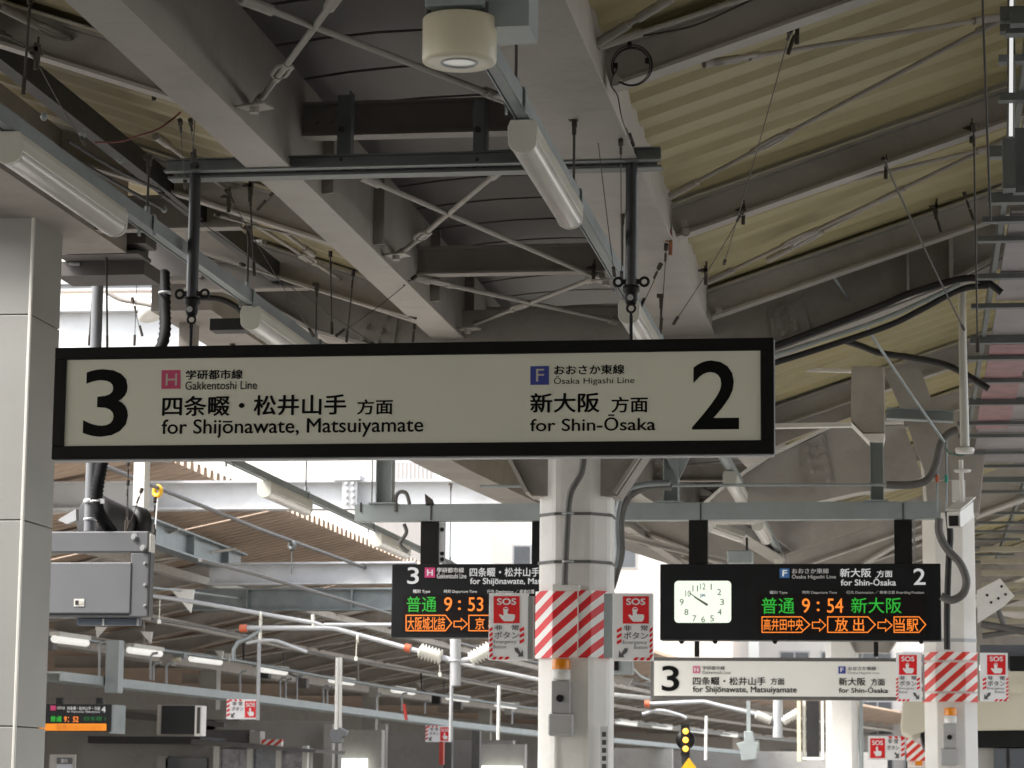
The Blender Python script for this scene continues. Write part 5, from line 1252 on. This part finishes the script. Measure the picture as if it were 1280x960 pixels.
g = MB(); g.pbox(255, 912, 312, 929, 40, .3); solo('roof_unit', g, greycab, 'dark grey unit on the kiosk roof', 'equipment')
g = MB(); g.pbox(312, 914, 325, 930, 39.9, .3); solo('switch_box', g, wallm, 'small grey switch box beside the unit on the kiosk roof', 'switch box')
g = MB(); g.pbox(326, 924, 352, 934, 40, .1); solo('striped_board', g, stripesf, 'faded striped board behind the kiosk roof', 'board')
# display 4
d4 = thing('train_display', 'small train display for platform 4 with orange band at the left', 'train display', P(100, 915, Y=29))
put('housing', MB().pbox(30, 880, 138, 914.5, 29, .15), board, d4); put('side_cover', MB().pbox(138.3, 881, 146.5, 917, 29.02, .3), greygal, d4)
text(d4, '4', 126.5, 132, 883, 890.5, 28.985, whitelit, .02)
text(d4, '四条畷・松井山手・方面', 84, 125, 883, 887.5, 28.985, whitelit, .01); text(d4, 'for Shijonawate, Matsuiyamate', 84, 125, 888, 891.5, 28.985, whiteink, .0)
flat(d4, rectpx(63, 882, 70, 888), 28.985, pinklit, 'line_symbol'); text(d4, '研都市線', 71, 81, 883, 887, 28.985, whiteink, .01)
text(d4, '普通', 63, 77, 895, 902, 28.985, ledg, .02); text(d4, '9：52', 80, 98, 895.5, 902.5, 28.985, ledo, .02); text(d4, '四条畷 1', 105, 132, 895.5, 901, 28.985, mat('dim_green_led', (.02, .3, .05), emit=.15), .0)
flat(d4, rectpx(40, 904.5, 133, 913.3), 28.985, ledo2, 'led_band')
text(d4, '電車がまいります', 70, 128, 905.5, 912.3, 28.975, mat('dark_amber', (.55, .17, .01), .5), .0)
g = MB(); g.pbox(70, 872, 78, 880, 29.03, .06); g.pbox(120, 872, 128, 880, 29.03, .06); put('hanger_arm', g, black, d4)
mo = thing('wall_monitor', 'black monitor in a pale case hanging above the kiosk', 'monitor', P(222, 920, Y=30))
put('case', MB().pbox(197, 881, 243.5, 919, 30, .1), paint2, mo); put('screen', MB().pbox(202, 882, 243, 918, 29.98, .02), black, mo); put('side_panel', MB().pbox(244, 882, 251.5, 920, 29.97, .2), colp, mo)
put('side_slot', MB().pbox(246.5, 884, 249.5, 917, 29.96, .01), dkst, mo)
nb = thing('notice_board', 'small framed notice board at the lower left beside the clad column', 'notice board', P(82, 965, Y=31))
put('frame', MB().pbox(62, 943, 93, 975, 31, .05), wallm, nb); put('sheet', MB().pbox(71, 947, 90, 955, 30.99, .01), greyink, nb); put('sheet', MB().pbox(71, 955.3, 90, 975, 30.99, .01), mat('pale_blue_sheet', (.5, .53, .6), .5), nb)
text(nb, '案内', 76, 84, 948.5, 953.5, 30.985, whiteink, 0)
# poles with SOS and horn
g = MB(); g.cyl(P(324, 798, Y=28.8), P(322, 900, Y=28.8), .022, 8); solo('thin_pole', g, alu, 'thin pale pole dropping beside the left SOS sign', 'pole')
g = MB(); g.cyl(P(421.5, 822, Y=29), P(420, 912, Y=29), .02, 8); g.cyl(P(426, 822, Y=29.1), P(425, 912, Y=29.1), .018, 8); solo('twin_pole', g, whitep, 'pair of thin white poles above the grey horn speaker', 'pole')
g = MB(); g.pprism([(412,913),(420,909),(426,910),(433,914),(431,920),(427,922),(426,929),(414,929),(411,921)], 29, .15); solo('horn_speaker', g, mat('grey_speaker', (.12, .125, .13), .5), 'dark grey horn speaker cluster at the foot of the twin poles', 'speaker', bevel=.01)
g = MB(); g.cyl(P(564.5, 856, Y=27.5), P(563, 927, Y=27.5), .02, 8); solo('thin_pole', g, alu, 'thin pale pole dropping from the insulator mast to an SOS sign', 'pole')
g = MB(); g.cyl(P(624, 857, Y=30), P(622.5, 925, Y=30), .02, 8); solo('thin_pole', g, whitep, 'thin white pole left of the centre column with round base', 'pole')
g = MB(); g.tube([P(505,880,Y=30), P(508,900,Y=30)], .02, 6); g.pbox(549, 927, 554, 956, 41.5, .1); solo('sos_post', g, redink2, 'short reddish post under the small middle SOS sign', 'post')

# galvanised beams towards the opposite canopy
def hbeam_px(xa, ya, xb, yb, Ya_, Yb_, h, w, m, label, stiff=0, kind='I', name='steel_beam'):
    a, b = P(xa, ya, Y=Ya_), P(xb, yb, Y=Yb_)
    t = thing(name, label, 'beam', a)
    put('beam', MB().beam(a, b, w, h, kind, .022), m, t)
    for k in range(stiff):
        c = a.lerp(b, (k+.6)/(stiff+.2)); d = (b-a).normalized(); s_ = d.cross(Vector((0,0,1))).normalized()
        g = MB().prism([c+s_*w*.48+Vector((0,0,-h*.45)), c-s_*w*.48+Vector((0,0,-h*.45)), c-s_*w*.48+Vector((0,0,h*.45)), c+s_*w*.48+Vector((0,0,h*.45))], d*.02); put('stiffener', g, m, t)
    return t
palest = mat('pale_beam', (.52, .53, .54), .5, var=.2, scale=.9, dirt=.2)
t = hbeam_px(40, 621, 640, 618, 26, 26, .29, .2, palest, 'upper pale steel beam spanning the gap below the big sign')
g = MB(); g.pbox(428, 598, 446, 636, 25.88, .02); put('splice_plate', g, palest, t)
b = MB(); bolts(b, [(433,604),(441,604),(433,612),(441,612),(433,620),(441,620),(433,628),(441,628)], 25.87, .014, .02); put('bolt', b, palest, t)
g = MB(); g.pbox(416, 594, 450, 600, 25.85, .25); b = MB(); put('splice_plate', g, palest, t)
g = MB(); bolts(g, [(420+k*5, 593) for k in range(6)], 25.95, .014, .02); put('bolt', g, palest, t)
hbeam_px(150, 652, 300, 706, 27, 33.5, .28, .2, galv, 'sloping galvanised edge beam right of the grey box', 3)
hbeam_px(262, 718, 520, 716, 32, 32, .27, .2, palest, 'middle pale horizontal beam left of the 9:53 display')
hbeam_px(232, 750, 520, 749, 34, 34, .29, .22, galv, 'lower galvanised beam with stiffeners left of the 9:53 display', 2)
hbeam_px(60, 395+22, 260, 415, 22, 22, .4, .2, palest, 'pale deep beam in the bright opening above the sign')
hbeam_px(60, 360, 240, 358, 24, 24, .09, .15, palest, 'thin pale beam at the top of the bright opening')
cable('grey_pipe', [(135,366,16),(150,374,16),(170,378,16),(200,384,16)], 16, 3, paint2, 'bent grey pipe in the bright opening above the sign', 'pipe')
hn = thing('horn_lamp', 'white dish-shaped lamp behind the hose above the sign', 'lamp', P(190, 405, Y=17))
put('dish', MB().lathe(P(192, 392, Y=17), [(0, -.09), (.05, -.085), (.1, -.03), (.11, .0), (.09, .02), (0, .03)], (.35, -.1, -.8), n=24), whitep, hn)
put('holder', MB().cyl(P(198, 380, Y=17.05), P(212, 352, Y=17.05), .04, 12), whitep, hn)
# wire fence teeth/tree line beyond
# catenary
w1 = wirept([(120,578,21),(320,660,27),(490,722,33.5)], .021, greycab, 'overhead_wire', 'thick overhead wire carrying the yellow ring', 'overhead wire')
g = MB().torus(P(197, 614, Y=23), .042, .021, (.5,.86,0), 18, 10); o = solo('yellow_ring', g, yellow, 'yellow ring insulator on the thick overhead wire', 'ring')
g = MB().torus(P(365, 682, Y=28.4), .035, .024, (.5,.86,0), 16, 8); g.tube([P(365,686,Y=28.4), P(364,718,Y=28.4)], .008, 5); solo('dark_ring', g, galvd, 'dark ring hanger on the overhead wire at the middle left', 'ring')
g = MB().tube([P(197,622,Y=23), P(194,660,Y=23)], .006, 5); solo('ring_cord', g, whitep, 'white cord hanging from the yellow ring', 'cord')
wirept([(250,700,22),(320,718,23.6),(490,768,31)], .018, greycab, 'overhead_wire', 'thinner overhead wire crossing the pale beams', 'overhead wire')
ct = thing('catenary_arm', 'white tubular overhead line bracket with porcelain insulators under the 9:53 display', 'overhead line bracket', P(569, 857, Y=27))
YC2 = 27
put('upper_tube', MB().tube([P(185,744,Y=YC2), P(240,752,Y=YC2), P(395,779,Y=YC2), P(405,783,Y=YC2)], .022, 10), alu, ct)
put('main_tube', MB().tube([P(305,785,Y=YC2), P(410,785,Y=YC2), P(420,786,Y=YC2), P(512,811,Y=YC2), P(528,815,Y=YC2)], .026, 10), alu, ct)
put('stay_tube', MB().tube([P(405,781,Y=YC2), P(520,781,Y=YC2)], .02, 8), alu, ct)
put('end_sleeve', MB().tube([P(300,785.5,Y=YC2), P(309,785.3,Y=YC2)], .04, 8), orangep, ct)
put('band', MB().tube([P(506,809,Y=YC2), P(513,811,Y=YC2)], .042, 8), orangep, ct)
def insul(mb, a, b, n=7):
    for k in range(n*2+1): pass
    pts = [a.lerp(b, k/(n*2)) for k in range(n*2+1)]; mb.tube(pts, [(.085 if k % 2 else .045) for k in range(n*2+1)], 14)
g = MB(); insul(g, P(524,813,Y=YC2), P(552,822,Y=YC2)); insul(g, P(588,825,Y=YC2), P(614,810,Y=YC2)); put('insulator', g, porcel, ct)
put('mast_tube', MB().cyl(P(569.5,797,Y=YC2), P(569,857,Y=YC2), .057, 16), alu, ct)
g = MB(); g.tube([P(550,821,Y=YC2), P(569,827,Y=YC2), P(590,824,Y=YC2)], .03, 8); g.torus(P(569,826,Y=YC2), .06, .012, (0,0,1), 16, 6); put('clamp', g, alu, ct)
put('lower_rod', MB().tube([P(575,829,Y=YC2), P(670,849,Y=YC2), P(765,868,Y=YC2), P(815,873,Y=YC2)], .022, 8), alu, ct)
put('drop_bracket', MB().tube([P(326,788,Y=YC2), P(310,798,Y=YC2), P(297,803,Y=YC2), P(292,812,Y=YC2), P(292,826,Y=YC2)], .024, 8), galv, ct)
put('steady_arm', MB().tube(smooth_path([P(308,804,Y=YC2), P(325,801,Y=YC2), P(345,801,Y=YC2), P(365,808,Y=YC2), P(384,815,Y=YC2)]), .018, 6), alu, ct)
g = MB(); g.torus(P(326,770,Y=YC2), .035, .015, (1,.2,0), 14, 6); g.tube([P(326,772,Y=YC2), P(325,800,Y=YC2)], .02, 6); g.tube([P(391,768,Y=YC2), P(392,783,Y=YC2)], .022, 6); g.torus(P(447,798,Y=YC2), .035, .015, (1,.2,0), 14, 6); put('hanger_ring', g, porcel, ct)
g = MB()
for x0, y0, x1, y1 in ((200,748,199,776),(446,800,445,822),(549,826,550,842)): g.tube([P(x0,y0,Y=YC2), P(x1,y1,Y=YC2)], .006, 4); c = P(x1,y1,Y=YC2); g.box(c.x-.015, c.x+.015, c.y-.015, c.y+.015, c.z-.03, c.z+.01)
put('dropper', g, porcel, ct)
# second, more distant bracket under the far sign
c2 = thing('catenary_arm', 'distant white overhead line bracket below the far direction sign', 'overhead line bracket', P(972, 922, Y=44))
put('main_tube', MB().tube([P(808,880,Y=44), P(880,877,Y=44), P(900,882,Y=44), P(955,895,Y=44), P(972,902,Y=44)], .034, 8), alu, c2)
put('mast_tube', MB().cyl(P(972.5,874,Y=44), P(972,922,Y=44), .08, 14), alu, c2)
g = MB(); insul(g, P(945,893,Y=44), P(964,901,Y=44)); insul(g, P(978,902,Y=44), P(998,890,Y=44)); put('insulator', g, porcel, c2)
put('end_sleeve', MB().tube([P(806,880,Y=43.9), P(812,880,Y=43.9)], .06, 8), orangep, c2)
put('steady_arm', MB().tube(smooth_path([P(803,893,Y=44),P(825,888,Y=44),P(850,894,Y=44),P(858,898,Y=44)]), .03, 6), alu, c2)
# ladder frame, far horn, signal
lf = thing('portal_frame', 'white upright lattice frame left of the plain far column', 'frame', P(1012, 952, Y=38))
put('upright', MB().pbox(996, 876, 1001, 952, 38, .1), creamp, lf); put('upright', MB().pbox(1003, 876, 1007, 952, 38.1, .1), whitep, lf); put('upright', MB().pbox(1026, 876, 1030, 952, 38, .1), whitep, lf); put('cross_bar', MB().pbox(1003, 946.5, 1030, 950, 37.95, .1), whitep, lf)
put('dark_panel', MB().pbox(1008, 876, 1024, 946, 38.4, .1), cabl, lf)
hs2 = thing('horn_speaker', 'pale grey star-shaped horn speaker hanging below the far sign', 'speaker', P(935, 950, Y=36))
put('horn', MB().pprism([(920,929),(930,927),(930,914),(941,914),(943,927),(949,929),(947,935),(945,949),(927,951),(925,938)], 36, .2), greygal, hs2, bevel=.01)
put('stem', MB().pbox(933, 876, 938, 915, 36.1, .06), greygal, hs2)
sgn = thing('railway_signal', 'dark round signal head with three lit amber lamps in a column', 'signal', P(857, 960, Y=38))
put('head', MB().lathe(P(856.5, 925, Y=38.1), [(0, 0), (.135, 0), (.14, .05), (0, .06)], (0, 1, 0), n=24), black, sgn)
put('back_plate', MB().pbox(851, 905, 862, 945, 38.02, .1), black, sgn)
for y in (914, 925, 936): put('lamp_lens', MB().lathe(P(857, y, Y=38), [(0, -.02), (.032, -.01), (.042, 0)], (0, 1, 0), n=16), sigl, sgn)
put('mast', MB().pbox(852, 945, 862, 1060, 38.2, .1), cabl, sgn)
tr_ = MB().pprism([(861,947),(872,962),(850,962)], 37.6, .02); o = solo('warning_triangle', tr_, yellow, 'yellow warning triangle below the amber signal', 'sign')
for (x, ya, yb, Y, lab) in ((883, 820, 916, 45, 'first'), (653, 905-15, 960, 60, 'second')):
    pass
g = MB(); g.cyl(P(883,895,Y=50), P(882,950,Y=50), .03, 6); solo('thin_pole', g, whitep, 'thin pale pole just right of the amber signal', 'pole')

# ================================================================== BUILDINGS OUTSIDE
def building(x0, x1, z, Y, depth, m, label, wx, wz, ww, wh, col0=0, mw=winm, frame=True):
    """x0,x1,z metres; windows on a grid of wx by wz metres"""
    t = thing('city_building', label, 'building', ((x0+x1)/2, Y, -1.3))
    put('wall', MB().box(x0, x1, Y, Y+depth, -1.3, z), m, t)
    put('roof', MB().box(x0-.3, x1+.3, Y-.3, Y+depth+.3, z+.003, z+.5), m, t)
    zz = 1.5; n = 0
    while zz+wh < z-.4:
        xx = x0+1
        while xx+ww < x1-.6 and n < 60:
            f = put('window', MB().box(xx, xx+ww, Y-.05, Y-.003, zz, zz+wh), alu, t)
            put('pane', MB().box(xx+.08, xx+ww/2-.04, Y-.07, Y-.051, zz+.08, zz+wh-.08), mw, f); put('pane', MB().box(xx+ww/2+.04, xx+ww-.08, Y-.07, Y-.051, zz+.08, zz+wh-.08), mw, f)
            n += 1; xx += wx
        zz += wz
    return t
building(-52, -30, 30, 110, 12, facade, 'white apartment block behind the opening above the sign', 4.2, 3.1, 1.6, 1.3)
building(-29, -19.5, 15.2, 96, 12, facade, 'white block in bright light below the left half of the sign', 4.5, 3.2, 1.2, 1.2)
building(-19, -8, 18, 120, 12, facade2, 'beige block in bright light left of the centre column', 4.0, 3.2, 1.7, 1.1)
building(-7.5, 12, 14, 132, 12, facade, 'white gridded office block seen below the clock display', 2.0, 2.4, 1.5, 1.7)
rl = thing('balcony_railing', 'pale balcony railing with thin upright bars on the bright block below the sign', 'railing', (-24, 94.5, 12))
a, b = P(470, 600, Y=94), P(660, 600, Y=94); z2 = P(560, 578, Y=94).z
put('handrail', MB().box(a.x, b.x, 94, 94.1, z2, z2+.1), alu, rl)
for k in range(38):
    x = a.x+(b.x-a.x)*k/37; put1('bar', MB().box(x-.03, x+.03, 94, 94.06, a.z-.2, z2-.003), alu, rl)
print('objects', len(bpy.data.objects))
